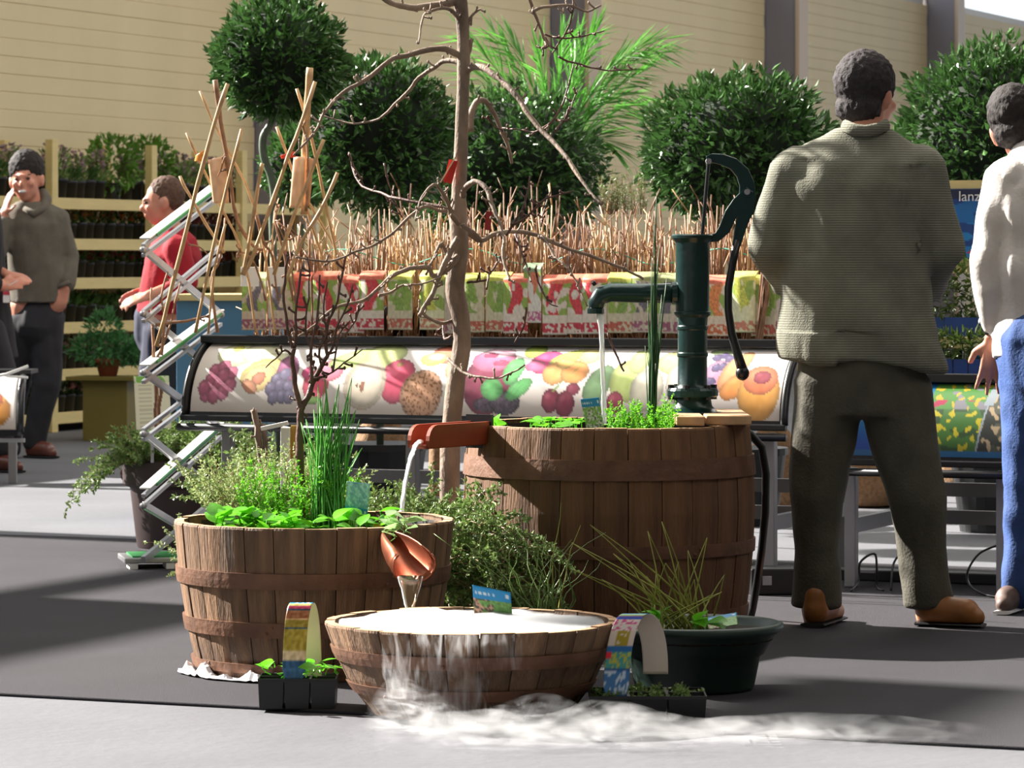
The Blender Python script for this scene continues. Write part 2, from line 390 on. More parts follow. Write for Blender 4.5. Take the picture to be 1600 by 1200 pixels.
def hair(par, c, r, f, u, m, s=1.0, fringe=.055, low=-.05, vol=.012):
    mb = MB(); M = Matrix((r, f, u)).transposed(); v = vol
    mb.ell(c+(f*-.026+u*(.040+(fringe-.055)*.4))*s, ((.074+v)*s, (.088+v)*s, (.085+v)*s), M, 18); mb.ell(c+(f*-.052+u*(low+.02))*s, ((.066+v*.7)*s, (.052+v*.6)*s, .055*s), M, 16)
    for k in (-1, 1): mb.ell(c+(r*k*.068+f*-.02+u*.015)*s, (.014*s, .028*s, .035*s), M, 10)
    def dfn(co):
        q = co-c; y = q.dot(f)/s; z = q.dot(u)/s
        d_ = .0035*noise.noise(co*60)*s+.0035*noise.noise(Vector((co.x*160, co.y*160, co.z*60)))*s
        return d_
    return blob('hair', mb, .006*s, m, par, 2, dfn=dfn)
def eyes(par, c, r, f, u, s=1.0, mouth=True):
    for k in (-1, 1):
        MB().ell(c+(r*k*.031+f*.083+u*.004)*s, (.011*s, .009*s, .0075*s), None, 10).build('eye', mat('eye_dark', (50, 38, 34), .2, .1, 8), par, smooth=True)
        MB().cap(c+(r*k*.018+f*.094+u*.021)*s, c+(r*k*.046+f*.086+u*.023)*s, .0045*s, .003*s, 6).build('eyebrow', MATS['eye_dark'], par, smooth=True)
    if mouth:
        MB().ell(c+(f*.0985-u*.060)*s, (.020*s, .006*s, .007*s), Matrix((r, f, u)).transposed(), 12).build('teeth', M_white, par, smooth=True)
def folds(am, sc_=9, st=(1, 1, .5), off=0):
    return lambda co: am*(noise.noise(Vector((co.x*sc_*st[0]+off, co.y*sc_*st[1], co.z*sc_*st[2]+co.x*3)))+.5*noise.noise(Vector((co.x*sc_*2.3, co.y*sc_*2, co.z*sc_*1.2+off))))
def shoe(par, heel, toe, m, w=.045, h=.075, sole=None, name='shoe'):
    heel = Vector(heel); toe = Vector(toe); d = (toe-heel).normalized(); mb = MB()
    heel2 = Vector((heel.x, heel.y, FZ+.045)); toe2 = Vector((toe.x, toe.y, FZ+.032))
    mb.cap(heel2, toe2, w*.86, w*.62, 14, up=(0, 0, 1)); mb.cap(heel2+Vector((0, 0, .012)), heel2+d*.12+Vector((0, 0, .004)), w*.9, w*.86, 14); mb.cap(heel2+Vector((0, 0, .01)), heel2+Vector((0, 0, h)), w*.85, w*.8, 14)
    o = blob(name, mb, .008, m, par, 3)
    for v in o.data.vertices:
        z = v.co.z+wloc(par).z
        if z < FZ+.016: v.co.z = FZ+.016-wloc(par).z
    sm_ = MB(); sm_.tube([Vector((heel.x, heel.y, FZ+.009))-d*w*.7, Vector((toe.x, toe.y, FZ+.009))+d*w*.5], [w*.85, w*.7], 14, flat=.2); sm_.build('sole', sole or M_black, o)
    for k in range(4):
        q = heel2.lerp(toe2, .45+.12*k)+Vector((0, 0, .036-.003*k)); sdv_ = Vector((-d.y, d.x, 0)); MB().cap(q-sdv_*.018, q+sdv_*.018, .003, .003, 6).build('lace', M_black, o)
    return o
M_dhair = mat('dark_hair', (34, 27, 26), .8, .3, 60, .4, 200, stretch=(1, 1, .4)); M_bhair = mat('brown_hair', (92, 66, 52), .8, .3, 60, .4, 200)
M_ghair = mat('greying_hair', (44, 37, 40), .8, .35, 60, .4, 200)
def ribcloth(name, c1, c2, sz=260, dist='Z'):
    m = mat(name, c1, .9, .2, 14, .3, 200); n = m.node_tree; b = n.nodes['Principled BSDF']
    src = b.inputs['Base Color'].links[0].from_socket; tc = [x for x in n.nodes if x.type == 'TEX_COORD'][0]
    wv = n.nodes.new('ShaderNodeTexWave'); wv.wave_type = 'BANDS'; wv.bands_direction = dist; wv.inputs['Scale'].default_value = sz/10; wv.inputs['Distortion'].default_value = .6; n.links.new(tc.outputs['Object'], wv.inputs[0])
    mx = n.nodes.new('ShaderNodeMix'); mx.data_type = 'RGBA'; mx.inputs[7].default_value = (*lin(c2), 1); n.links.new(wv.outputs['Fac'], mx.inputs[0]); n.links.new(src, mx.inputs[6]); n.links.new(mx.outputs[2], b.inputs['Base Color']); return m
# --- man in the jacket, back to us
D = 11.75; s = D/6000; P = lambda x, y, dd=0: W(x, y, D+dd)
g = P(1345, 980); t = thing('person', 'person seen from behind in a grey green tweed jacket and dark trousers', 'person', (g.x, D, FZ))
body = MB(); hc, hr, hf, hu = head(body, P(1357, 151, .06), (.62, .76, -.25), .97, up=(.06, .1, 1))
body.cap(P(1350, 215, .02), P(1354, 165, .04), .062, .058, 14)
body.rings([(P(1345, 0).x, D+.0, P(0, 600).z, .16, .11), (P(1340, 0).x, D, P(0, 480).z, .16, .11), (P(1338, 0).x, D, P(0, 330).z, .18, .11), (P(1345, 0).x, D+.02, P(0, 245).z, .14, .08), (P(1350, 0).x, D+.02, P(0, 220).z, .07, .06)])
for sh_, el, wr in ((P(1240, 262), P(1200, 385, .02), P(1235, 440, .26)), (P(1440, 262), P(1482, 385, .02), P(1440, 440, .26))):
    body.cap(sh_, el, .05, .042); body.cap(el, wr, .04, .028); hand(body, wr, (P(1340, 430, .4)-wr), (0, -1, .6), 1 if sh_.x < hc.x else -1)
for a in ((P(1295, 590), P(1275, 775), P(1272, 955)), (P(1398, 600), P(1428, 780), P(1447, 945))): body.cap(a[0], a[1], .085, .06); body.cap(a[1], a[2], .058, .04)
for k in ((1272, 968), (1447, 962)): body.cap(P(*k, 0), P(k[0]+20, k[1]+4, .08), .035, .03)
blob('body', body, .010, M_skin, t, 2)
hair(t, hc, hr, hf, hu, M_ghair, 1.02, low=-.06, vol=.016)
M_tweed = ribcloth('tweed', (138, 138, 122), (98, 98, 86), 420)
jk = MB(); cx = lambda x: P(x, 0).x; cz = lambda y: P(0, y).z
jk.rings([(cx(1347), D+.01, cz(572), .262, .165), (cx(1346), D+.01, cz(555), .262, .165), (cx(1342), D, cz(500), .242, .155), (cx(1338), D, cz(430), .226, .142), (cx(1336), D, cz(350), .232, .145), (cx(1337), D, cz(290), .240, .145), (cx(1339), D+.005, cz(258), .232, .130), (cx(1342), D+.01, cz(236), .19, .105), (cx(1347), D+.015, cz(214), .125, .085), (cx(1351), D+.02, cz(198), .085, .072)], 28)
for sh_, el, wr in ((P(1243, 275), P(1205, 385, .0), P(1228, 442, .24)), (P(1437, 272), P(1474, 388, .0), P(1448, 445, .24))):
    jk.cap(sh_, el, .088, .070, 16); jk.cap(el, wr, .068, .055, 16)
def jf(co):
    a = folds(.012, 7, (1, 1, .35))(co); y = 410-(co.z-CAMH)/s; x = 800+co.x/s
    a += -.009*math.exp(-((x-1262-(y-250)*.0)/14)**2)*(250 < y < 400)   # sleeve seams
    a += -.009*math.exp(-((x-1425)/14)**2)*(260 < y < 400)
    a += .010*math.sin((x*.8-y)*.045)*max(0, min(1, (y-400)/120))+.008*math.sin((x-1330)*.07)*max(0, 1-abs(y-300)/90)
    return a
o = blob('jacket', jk, .010, M_tweed, t, 3, dfn=jf)
for v in o.data.vertices:   # hem dips to the right
    x = 800+(v.co.x+wloc(t).x)/s
    if v.co.z+wloc(t).z < cz(520): v.co.z += ((1345-x)*.12+6)*s*(1 if x > 1300 else .4)
MB().tube([P(1318, 196, -.045), P(1335, 203, -.075), P(1352, 205, -.085), P(1370, 202, -.075), P(1386, 195, -.045)], [.013]*5, 8, flat=1.5).build('collar', M_tweed, t, smooth=True)
M_trou = mat('grey_trousers', (82, 79, 68), .85, .15, 14, .3, 120)
tr_ = MB(); tr_.rings([(cx(1345), D, cz(650), .185, .13), (cx(1345), D, cz(600), .195, .135), (cx(1345), D, cz(540), .19, .13)], 24)
for a, rr in (((P(1293, 610), P(1277, 775, -.02), P(1274, 948)), (.112, .088, .073)), ((P(1400, 620), P(1432, 780, -.02), P(1450, 946)), (.118, .092, .075))):
    tr_.cap(a[0], a[1], rr[0], rr[1], 16); tr_.tube([a[1], a[1].lerp(a[2], .5), a[2]], [rr[1], rr[2], rr[2]+.004], 16)
    tr_.cap(a[0], a[1], rr[0], rr[1], 16)
blob('trousers', tr_, .010, M_trou, t, 3, dfn=folds(.010, 9, (1.2, 1, .5), 3))
M_tan = mat('tan_leather', (150, 96, 46), .45, .15, 20)
sh1 = ground(1268, 968); sh2 = ground(1298, 975)
shoe(t, (P(1272, 0).x, D-.055, 0), (P(1312, 0).x, D+.14, 0), M_tan, w=.047, h=.052); shoe(t, (P(1450, 0).x, D-.02, 0), (P(1520, 0).x, D-.08, 0), M_tan, w=.048)
# --- man in white, leaning at the right edge
D = 12.2; s = D/6000; P = lambda x, y, dd=0: W(x, y, D+dd); cx = lambda x: P(x, 0).x; cz = lambda y: P(0, y).z
t = thing('person', 'person in white shirt and blue jeans leaning forward at the right edge', 'person', (P(1600, 0).x, D, FZ))
body = MB(); hc, hr, hf, hu = head(body, P(1592, 200, .12), (.35, .9, -.35), 1.0, up=(-.15, .35, 1))
body.cap(P(1625, 250, .05), P(1596, 215, .09), .06, .055, 14)
body.tube([P(1640, 520), P(1640, 400), P(1630, 290, .02), P(1618, 250, .05)], [.15, .16, .16, .09], 18, flat=.7)
wr = P(1556, 522, .05); body.cap(P(1572, 285), P(1545, 410, .0), .05, .042); body.cap(P(1545, 410), wr, .038, .028)
for a in ((P(1610, 560), P(1600, 750), P(1590, 925)), (P(1690, 560), P(1700, 750), P(1700, 925))): body.cap(a[0], a[1], .085, .06); body.cap(a[1], a[2], .055, .04)
hand(body, wr+Vector((0, 0, -.015)), (-.05, .12, -1), (-.2, -1, 0), 1, 1.12, .16, .3)
wr2 = P(1660, 520, .35); body.cap(P(1690, 290), P(1720, 410, .1), .05, .042); body.cap(P(1720, 410, .1), wr2, .038, .028); hand(body, wr2, (0, .3, -1), (.2, -1, 0), -1)
blob('body', body, .006, M_skin, t, 1)
hair(t, hc, hr, hf, hu, M_dhair, 1.02, low=-.05, vol=.014)
M_shirt = mat('white_shirt', (222, 216, 212), .8, .04, 6, .2, 60)
sh_ = MB(); sh_.tube([P(1640, 560, 0), P(1640, 480, 0), P(1637, 380, 0), P(1632, 300, .01), P(1624, 255, .04), P(1612, 226, .07)], [.18, .178, .185, .178, .13, .07], 24, flat=.72)
sh_.cap(P(1578, 285), P(1545, 405, 0), .085, .066, 16); sh_.tube([P(1545, 400), P(1550, 450), P(1557, 500, .03), wr+Vector((0, 0, .02))], [.066, .060, .052, .046], 16)
sh_.cap(P(1690, 285), P(1720, 405, .1), .085, .066, 16); sh_.cap(P(1720, 405, .1), wr2, .06, .045, 16); sh_.cap(P(1545, 400), P(1545, 402), .066, .066)
blob('shirt', sh_, .009, M_shirt, t, 2, dfn=folds(.014, 9, (1, 1, 1.1), 5))
MB().tube([wr+Vector((-.0, 0, .02)), wr+Vector((0, 0, .0))], [.037, .037], 18).build('watch_strap', M_black, t, smooth=True); MB().tube([wr+Vector((.02, -.038, .008)), wr+Vector((.022, -.046, .008))], [.018, .018], 14).build('watch_face', M_alu, t)
M_jean = mat('blue_jeans', (50, 80, 138), .85, .2, 8, .3, 120)
tr_ = MB(); tr_.cap(P(1645, 540), P(1648, 580), .185, .185, 20)
for a in ((P(1612, 590), P(1606, 750), P(1592, 925)), (P(1690, 590), P(1700, 750), P(1700, 925))): tr_.cap(a[0], a[1], .105, .082, 16); tr_.cap(a[1], a[2], .08, .058, 16)
blob('jeans', tr_, .010, M_jean, t, 2, dfn=folds(.010, 12, (1, 1, 1), 9))
M_snk = mat('brown_sneaker', (96, 76, 68), .6, .15, 20)
shoe(t, (cx(1590), D+.05, 0), (cx(1562), D-.1, 0), M_snk, sole=M_white); shoe(t, (cx(1705), D+.05, 0), (cx(1690), D-.1, 0), M_snk, sole=M_white)
# --- man in the grey sweater at left
D = 22.0; s = D/6000; P = lambda x, y, dd=0: W(x, y, D+dd); cx = lambda x: P(x, 0).x; cz = lambda y: P(0, y).z
t = thing('person', 'laughing person in a grey hooded sweater with a hand on the cheek', 'person', (cx(50), D, 0))
body = MB(); hc, hr, hf, hu = head(body, P(41, 281, -.02), (-.12, -1, -.02), 1.12, up=(-.08, 0, 1))
body.cap(P(50, 330), P(46, 300), .062, .058); body.rings([(cx(60), D, cz(470), .125, .09), (cx(56), D, cz(400), .125, .09), (cx(52), D, cz(345), .15, .09), (cx(50), D, cz(322), .08, .06)])
wl = P(6, 335, -.10); body.cap(P(8, 350), P(-6, 395, -.16), .05, .042); body.cap(P(-6, 395, -.16), wl, .04, .03); hand(body, wl, P(20, 290, -.10)-wl, (-1, -.6, 0), 1, .98, .12)
wr = P(101, 450, -.06); body.cap(P(90, 345), P(108, 402, .05), .05, .042); body.cap(P(108, 402, .05), wr, .04, .03); hand(body, wr, (-.25, -.1, -1), (.6, -1, 0), 1, 1.05, .5)
for a in ((P(74, 480), P(70, 600), P(52, 690)), (P(38, 480), P(22, 600, .1), P(14, 695, .1))): body.cap(a[0], a[1], .085, .06); body.cap(a[1], a[2], .055, .04)
blob('body', body, .010, M_skin, t, 2); eyes(t, hc, hr, hf, hu, 1.12); hair(t, hc, hr, hf, hu, M_dhair, 1.12, fringe=.10, low=.0, vol=.018)
M_swt = mat('grey_sweater', (104, 98, 88), .95, .12, 14, .4, 160)
sw = MB(); sw.rings([(cx(62), D, cz(474), .168, .13), (cx(61), D, cz(450), .165, .125), (cx(56), D, cz(400), .165, .125), (cx(52), D, cz(350), .20, .125), (cx(51), D, cz(328), .16, .10), (cx(49), D, cz(316), .09, .08)], 24)
sw.cap(P(8, 345), P(-6, 396, -.16), .078, .062); sw.cap(P(-6, 396, -.16), P(6, 349, -.12), .06, .045); sw.cap(P(88, 345), P(108, 402, .05), .078, .068); sw.cap(P(108, 402, .05), P(103, 442, -.03), .066, .052)
blob('sweater', sw, .011, M_swt, t, 2, dfn=folds(.014, 8))
MB().tube([P(66, 300, .06), P(72, 312, .02), P(68, 326, -.06), P(52, 334, -.12), P(38, 326, -.09)], [.03, .034, .03, .024, .016], 10).build('hood', M_swt, t, smooth=True)
M_dtr = mat('dark_trousers', (38, 38, 44), .85, .15, 12)
tr_ = MB(); tr_.cap(P(62, 492), P(60, 505), .125, .14, 18)
for a in ((P(76, 500), P(72, 600, -.02), P(53, 692)), (P(44, 500), P(24, 600, .1), P(15, 700, .1))): tr_.cap(a[0], a[1], .10, .085, 14); tr_.cap(a[1], a[2], .082, .065, 14)
blob('trousers', tr_, .013, M_dtr, t, 2, dfn=folds(.012, 9))
M_brsh = mat('brown_leather', (96, 52, 42), .35, .12, 20); fz = FZ; FZ = 0
shoe(t, (cx(52), D, 0), (cx(84), D-.10, 0), M_brsh, w=.055); shoe(t, (cx(14), D+.1, 0), (cx(20), D-.12, 0), M_brsh, w=.05)
MB().tube([wr+Vector((-.01, 0, .03)), wr+Vector((0, 0, .01))], [.046, .046], 14).build('cuff', M_swt, t, smooth=True)
# --- person mostly beyond the left edge, hands together
D = 20.6; s = D/6000; P = lambda x, y, dd=0: W(x, y, D+dd); cx = lambda x: P(x, 0).x; cz = lambda y: P(0, y).z
t = thing('person', 'person cut off by the left edge in dark clothes holding something small', 'person', (cx(-30), D, 0))
body = MB(); hc, hr, hf, hu = head(body, P(-45, 240), (1, .2, -.2), 1.05)
body.cap(P(-45, 300), P(-45, 262), .06, .058); body.rings([(cx(-40), D, cz(470), .12, .15), (cx(-42), D, cz(350), .12, .17), (cx(-44), D, cz(300), .07, .08)])
w1 = P(8, 428, -.05); w2 = P(2, 448, -.16); body.cap(P(-45, 320, -.18), P(-40, 410, -.2), .05, .04); body.cap(P(-40, 410, -.2), w2, .04, .028); body.cap(P(-40, 315, .18), P(-38, 405, .15), .05, .04); body.cap(P(-38, 405, .15), w1, .04, .028)
hand(body, w1, (1, -.1, -.15), (0, -.3, 1), 1, 1.0, .3); hand(body, w2, (.9, .2, .2), (0, -1, .3), -1, .9, .4)
for a in ((P(-25, 480, -.1), P(0, 590, -.1), P(-2, 700, -.1)), (P(-40, 480, .1), P(-20, 590, .1), P(-35, 705, .1))): body.cap(a[0], a[1], .08, .06); body.cap(a[1], a[2], .055, .04)
blob('body', body, .010, M_skin, t, 2); hair(t, hc, hr, hf, hu, M_bhair, 1.05)
co_ = MB(); co_.rings([(cx(-30), D, cz(560), .20, .20), (cx(-32), D, cz(500), .17, .19), (cx(-38), D, cz(400), .15, .19), (cx(-42), D, cz(320), .15, .20), (cx(-44), D, cz(288), .08, .09)], 20)
co_.cap(P(-45, 322, -.18), P(-40, 410, -.2), .075, .06); co_.cap(P(-40, 410, -.2), P(-8, 443, -.17), .06, .05); co_.cap(P(-40, 317, .18), P(-38, 405, .15), .075, .06); co_.cap(P(-38, 405, .15), P(-6, 424, 0), .06, .05)
blob('coat', co_, .012, mat('black_coat', (34, 32, 38), .9, .12, 10), t, 2, dfn=folds(.012, 8))
tr_ = MB(); tr_.cap(P(-32, 490), P(-30, 520), .15, .15)
for a in ((P(-22, 520, -.1), P(4, 590, -.1), P(0, 700, -.1)), (P(-40, 520, .1), P(-20, 590, .1), P(-35, 700, .1))): tr_.cap(a[0], a[1], .115, .085, 14); tr_.cap(a[1], a[2], .082, .07, 14)
blob('trousers', tr_, .013, M_dtr, t, 2); shoe(t, (cx(-4), D-.1, 0), (cx(36), D-.2, 0), M_brsh, w=.05); shoe(t, (cx(-38), D+.1, 0), (cx(-10), D+.05, 0), M_brsh, w=.05)
MB().beam(P(14, 446, -.25), P(28, 438, -.25), .008, .004).build('paper_slip', M_white, t)
MB().box(P(10, 464, -.22), (.035, .004, .06)).build('badge', M_white, t); MB().box(P(10, 458, -.223), (.035, .004, .018)).build('badge_strip', mat('badge_red', (200, 60, 80), .5, .1, 5), t)
# --- man in red, in profile
D = 19.5; s = D/6000; P = lambda x, y, dd=0: W(x, y, D+dd); cx = lambda x: P(x, 0).x; cz = lambda y: P(0, y).z
t = thing('person', 'person in a red top seen in profile behind the zigzag stand', 'person', (cx(262), D, 0))
body = MB(); hc, hr, hf, hu = head(body, P(254, 316), (-1, -.12, -.05), 1.0, up=(-.1, 0, 1))
body.cap(P(270, 368), P(260, 335), .056, .055); body.rings([(cx(262), D, cz(480), .11, .15), (cx(270), D, cz(400), .11, .17), (cx(272), D, cz(368), .08, .1)])
w1 = P(232, 462, -.3); body.cap(P(278, 385, -.17), P(292, 440, -.2), .048, .04); body.cap(P(292, 440, -.2), w1, .038, .028); hand(body, w1, (-1, -.1, -.3), (0, -.6, 1), 1)
w1 = P(228, 455, .2); body.cap(P(278, 385, .17), P(288, 440, .2), .048, .04); body.cap(P(288, 440, .2), w1, .038, .028); hand(body, w1, (-1, -.1, -.3), (0, .6, 1), -1)
for a in ((P(256, 500, -.09), P(240, 620, -.09), P(240, 735, -.09)), (P(262, 500, .09), P(258, 620, .09), P(268, 735, .09))): body.cap(a[0], a[1], .085, .06); body.cap(a[1], a[2], .055, .04)
blob('body', body, .010, M_skin, t, 2); eyes(t, hc, hr, hf, hu, 1, False); hair(t, hc, hr, hf, hu, M_bhair, 1.0, fringe=.06, low=-.02, vol=.008)
rd = MB(); rd.rings([(cx(258), D, cz(490), .145, .18), (cx(262), D, cz(450), .14, .18), (cx(270), D, cz(400), .145, .19), (cx(274), D, cz(372), .11, .15), (cx(270), D, cz(356), .06, .07)], 22)
rd.cap(P(278, 388, -.17), P(293, 440, -.2), .075, .06); rd.cap(P(293, 440, -.2), P(262, 455, -.27), .058, .045); rd.cap(P(278, 388, .17), P(288, 440, .2), .075, .06); rd.cap(P(288, 440, .2), P(250, 450, .2), .058, .045)
blob('red_top', rd, .011, mat('red_cloth', (158, 14, 34), .85, .12, 8, .2, 80), t, 2, dfn=folds(.013, 9))
tr_ = MB(); tr_.cap(P(256, 500), P(256, 520), .155, .155)
for a in ((P(254, 525, -.09), P(240, 620, -.09), P(240, 735, -.09)), (P(262, 525, .09), P(256, 620, .09), P(266, 735, .09))): tr_.cap(a[0], a[1], .11, .085, 14); tr_.cap(a[1], a[2], .082, .065, 14)
blob('jeans', tr_, .013, mat('dark_jeans', (40, 44, 66), .85, .15, 12), t, 2, dfn=folds(.012, 9))
shoe(t, (cx(240), D-.09, 0), (cx(212), D-.1, 0), M_brsh, w=.05); shoe(t, (cx(266), D+.09, 0), (cx(240), D+.08, 0), M_brsh, w=.05)
FZ = fz
# ------------------------------------------------------------------ barrels
def barrel(name, label, c, prof, n, hoops, zin, m, thick=.024, seed=1):
    """prof: list (z, r outside); staves one by one"""
    rr = random.Random(seed); t = thing(name, label, 'barrel', (c[0], c[1], FZ)); cx, cy = c
    def rad(z):
        for (z0, r0), (z1, r1) in zip(prof, prof[1:]):
            if z <= z1: return r0+(r1-r0)*(z-z0)/(z1-z0)
        return prof[-1][1]
    H = prof[-1][0]; step = 2*PI/n; mes = []
    for v in range(3):
        mb = MB(); zs = [0, H*.2, H*.4, H*.6, H*.8, H-.006, H]; vs = []; g = .0014
        for z in zs:
            r = rad(z)-(.003 if z in (0, H) else 0)
            for k in range(4):
                a = -step/2+step*k/3; e = g/r*(1 if k == 0 else -1 if k == 3 else 0)
                rk = r-(.002 if k in (0, 3) else 0)
                vs.append((rk*math.cos(a+e), rk*math.sin(a+e), z))
            for k in range(4):
                a = step/2-step*k/3; e = g/r*(-1 if k == 0 else 1 if k == 3 else 0)
                vs.append(((r-thick)*math.cos(a+e), (r-thick)*math.sin(a+e), z))
        fs = [(i*8+k, i*8+(k+1) % 8, (i+1)*8+(k+1) % 8, (i+1)*8+k) for i in range(6) for k in range(8)]
        fs += [tuple(range(7, -1, -1)), tuple(48+k for k in range(8))]
        mb.add(vs, fs, 0); me = mb.mesh('stave', mats=[m, M_rim], smooth=False)
        me.polygons[-1].material_index = 1; mes.append(me)
    for i in range(n):
        o = bpy.data.objects.new('stave', mes[i % 3]); C.objects.link(o); o.parent = t
        a = i*step+seed; dr = rr.uniform(-.0022, .0022); o.location = (dr*math.cos(a), dr*math.sin(a), rr.uniform(-.001, .003)); o.rotation_euler = (0, 0, a)
    for z0, z1 in hoops:
        p = .0055; pr = [(rad(z0)-.004, z0), (rad(z0)+p, z0), (rad((z0+z1)/2)+p+.0006, (z0+z1)/2), (rad(z1)+p, z1), (rad(z1)-.004, z1)]
        hb = MB(); hb.lathe(pr, 64)
        a = 3.6+z0*7; rz = (z0+z1)/2
        for q in (-.004, .004):   # overlapped end and its rivets
            hb.ell((math.cos(a+q*6)*(rad(rz)+p), math.sin(a+q*6)*(rad(rz)+p), rz+q*2), (.005, .005, .005), n=6)
        hb.build('hoop', M_hoop, t, local=True, smooth=False)
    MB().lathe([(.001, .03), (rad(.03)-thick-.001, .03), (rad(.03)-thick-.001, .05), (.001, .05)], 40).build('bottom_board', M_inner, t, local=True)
    MB().lathe([(rad(z)-thick-.0006, z) for z in (.04, H*.5, H-.012)], 48).build('shade_liner', M_inner, t, local=True, smooth=True)  # dark sleeve added inside the staves to block light
    return t, rad
LB = (-.541, 10.47); BB = (.294, 11.6); FT = (-.10, 9.5)
left_barrel, radL = barrel('planter_barrel', 'weathered half barrel with leafy green plants and copper lip, left of the fountain', LB,
    [(0, .318), (.12, .345), (.26, .368), (.41, .382)], 28, [(.02, .045), (.118, .158), (.248, .29), ], .37, M_stave, seed=1)
big_barrel, radB = barrel('pump_barrel', 'largest wooden barrel carrying the dark green hand pump', BB,
    [(0, .405), (.2, .432), (.42, .442), (.626, .424)], 27, [(.05, .085), (.245, .283), (.475, .535)], .6, M_stave2, seed=4)
tub, radT = barrel('fog_tub', 'low shallow half barrel in front, brimming with white mist', FT,
    [(0, .248), (.08, .305), (.15, .338), (.225, .365)], 26, [(.055, .082), (.135, .168)], .19, M_stave, seed=2)
def disc(name, c, r, z, m, parent, bumpy=.006):
    mb = MB(); vs = [(c[0], c[1], z)]; fs = []; n = 40; rings = 6
    for j in range(1, rings+1):
        for k in range(n):
            a = 2*PI*k/n; rr = r*j/rings; x = c[0]+rr*math.cos(a); y = c[1]+rr*math.sin(a); vs.append((x, y, z+noise.noise(Vector((x*30, y*30, 0)))*bumpy))
    for k in range(n): fs.append((0, 1+k, 1+(k+1) % n))
    for j in range(rings-1):
        for k in range(n): fs.append((1+j*n+k, 1+(j+1)*n+k, 1+(j+1)*n+(k+1) % n, 1+j*n+(k+1) % n))
    vs2 = [(x, y, zz-.02) for x, y, zz in vs[-n:]]; b = len(vs); vs += vs2
    for k in range(n): fs.append((b-n+k, b+k, b+(k+1) % n, b-n+(k+1) % n))
    return mb.add(vs, fs).build(name, m, parent, smooth=True)
M_water = mat('pond_water', (30, 36, 34), .05, .1, 3, .15, 14)
disc('soil', LB, radL(.37)-.027, .375, M_soil, left_barrel)
disc('soil', BB, radB(.6)-.027, .600, M_soil, big_barrel)
o = disc('tub_water', FT, radT(.18)-.028, .185, M_water, None, .002); props(o, 'dark water lying in the shallow front tub under the mist', 'water', kind='stuff')
# planks across the big barrel that carry the pump
for k, (px0, px1) in enumerate(((1052, 1096), (1099, 1170))):
    x0 = (px0-800)/6000*11.5; x1 = (px1-800)/6000*11.5
    MB().box(((x0+x1)/2, 11.6, .653), (x1-x0-.002, .62-.12*k, .028)).build('cover_plank', M_rim, big_barrel, bevel=.004)

# red-brown wooden trough spilling from the big barrel
p0 = Vector((-.095, 11.42, .612)); p1 = Vector((-.272, 11.14, .612)); d = (p1-p0).normalized(); sdv = Vector((-d.y, d.x, 0))
t = thing('trough_spout', 'red brown wooden trough spout with rounded end on the big barrel rim', 'spout', p0)
def trough_side(off):
    mb = MB(); pr = [(0, -.032), (0, .036)]; L = (p1-p0).length
    pr = [(0, -.03), (0, .036)]+[(L-.045+.045*math.sin(a), -.009+.045*math.cos(a)) for a in [PI/2*k/5 for k in range(6)]]+[(L-.004, -.03)]
    vs = [p0+d*x+Vector((0, 0, z))+sdv*(off+w) for w in (-.006, .006) for x, z in pr]; n = len(pr)
    mb.add(vs, [tuple(range(n-1, -1, -1)), tuple(range(n, 2*n))]+[(i, (i+1) % n, n+(i+1) % n, n+i) for i in range(n)])
    return mb
for s in (-.032, .032): trough_side(s).build('side_board', M_spout, t)
MB().beam(p0+Vector((0, 0, -.028)), p1+Vector((0, 0, -.028)), .058, .010).build('base_board', M_spout, t)
MB().beam(p0+Vector((0, 0, .006))-d*.004, p0+Vector((0, 0, .006))+d*.008, .09, .10).build('mount_plate', M_black, t)
# copper lip on the left barrel
t = thing('copper_lip', 'polished copper pouring lip hooked on the left barrel rim', 'spout', (-.33, 10.14, .36))
mb = MB(); a = Vector((-.335, 10.17, .392)); b = Vector((-.255, 9.95, .325)); pts = [a.lerp(b, k/8) for k in range(9)]
rad_ = [.018, .026, .034, .041, .046, .050, .052, .051, .048]
dd = (b-a).normalized(); u = Vector((0, 0, 1)); u = (u-dd*u.dot(dd)).normalized(); w = dd.cross(u); vs = []; N = 18
for i, p in enumerate(pts):
    for k in range(N+1):
        an = PI*(-.22)+PI*1.44*k/N; flare = 1+.12*max(0, i-6)
        vs.append(p+(w*math.cos(an)*flare-u*math.sin(an))*rad_[i]+u*.01)
mb.add(vs, [(i*(N+1)+k, i*(N+1)+k+1, (i+1)*(N+1)+k+1, (i+1)*(N+1)+k) for i in range(8) for k in range(N)])
o = mb.build('bowl', M_copper, t, smooth=True); sm = o.modifiers.new('s', 'SOLIDIFY'); sm.thickness = .003
MB().tube([b+(w*math.cos(x)*1.2-u*math.sin(x))*.0485+u*.01 for x in [PI*(-.22)+PI*1.44*k/14 for k in range(15)]], .0035, 6).build('rolled_edge', M_copper, t, smooth=True)
MB().beam(a+Vector((0, 0, -.03)), a+Vector((-.02, .06, .03)), .03, .006).build('hook', M_copper, t)
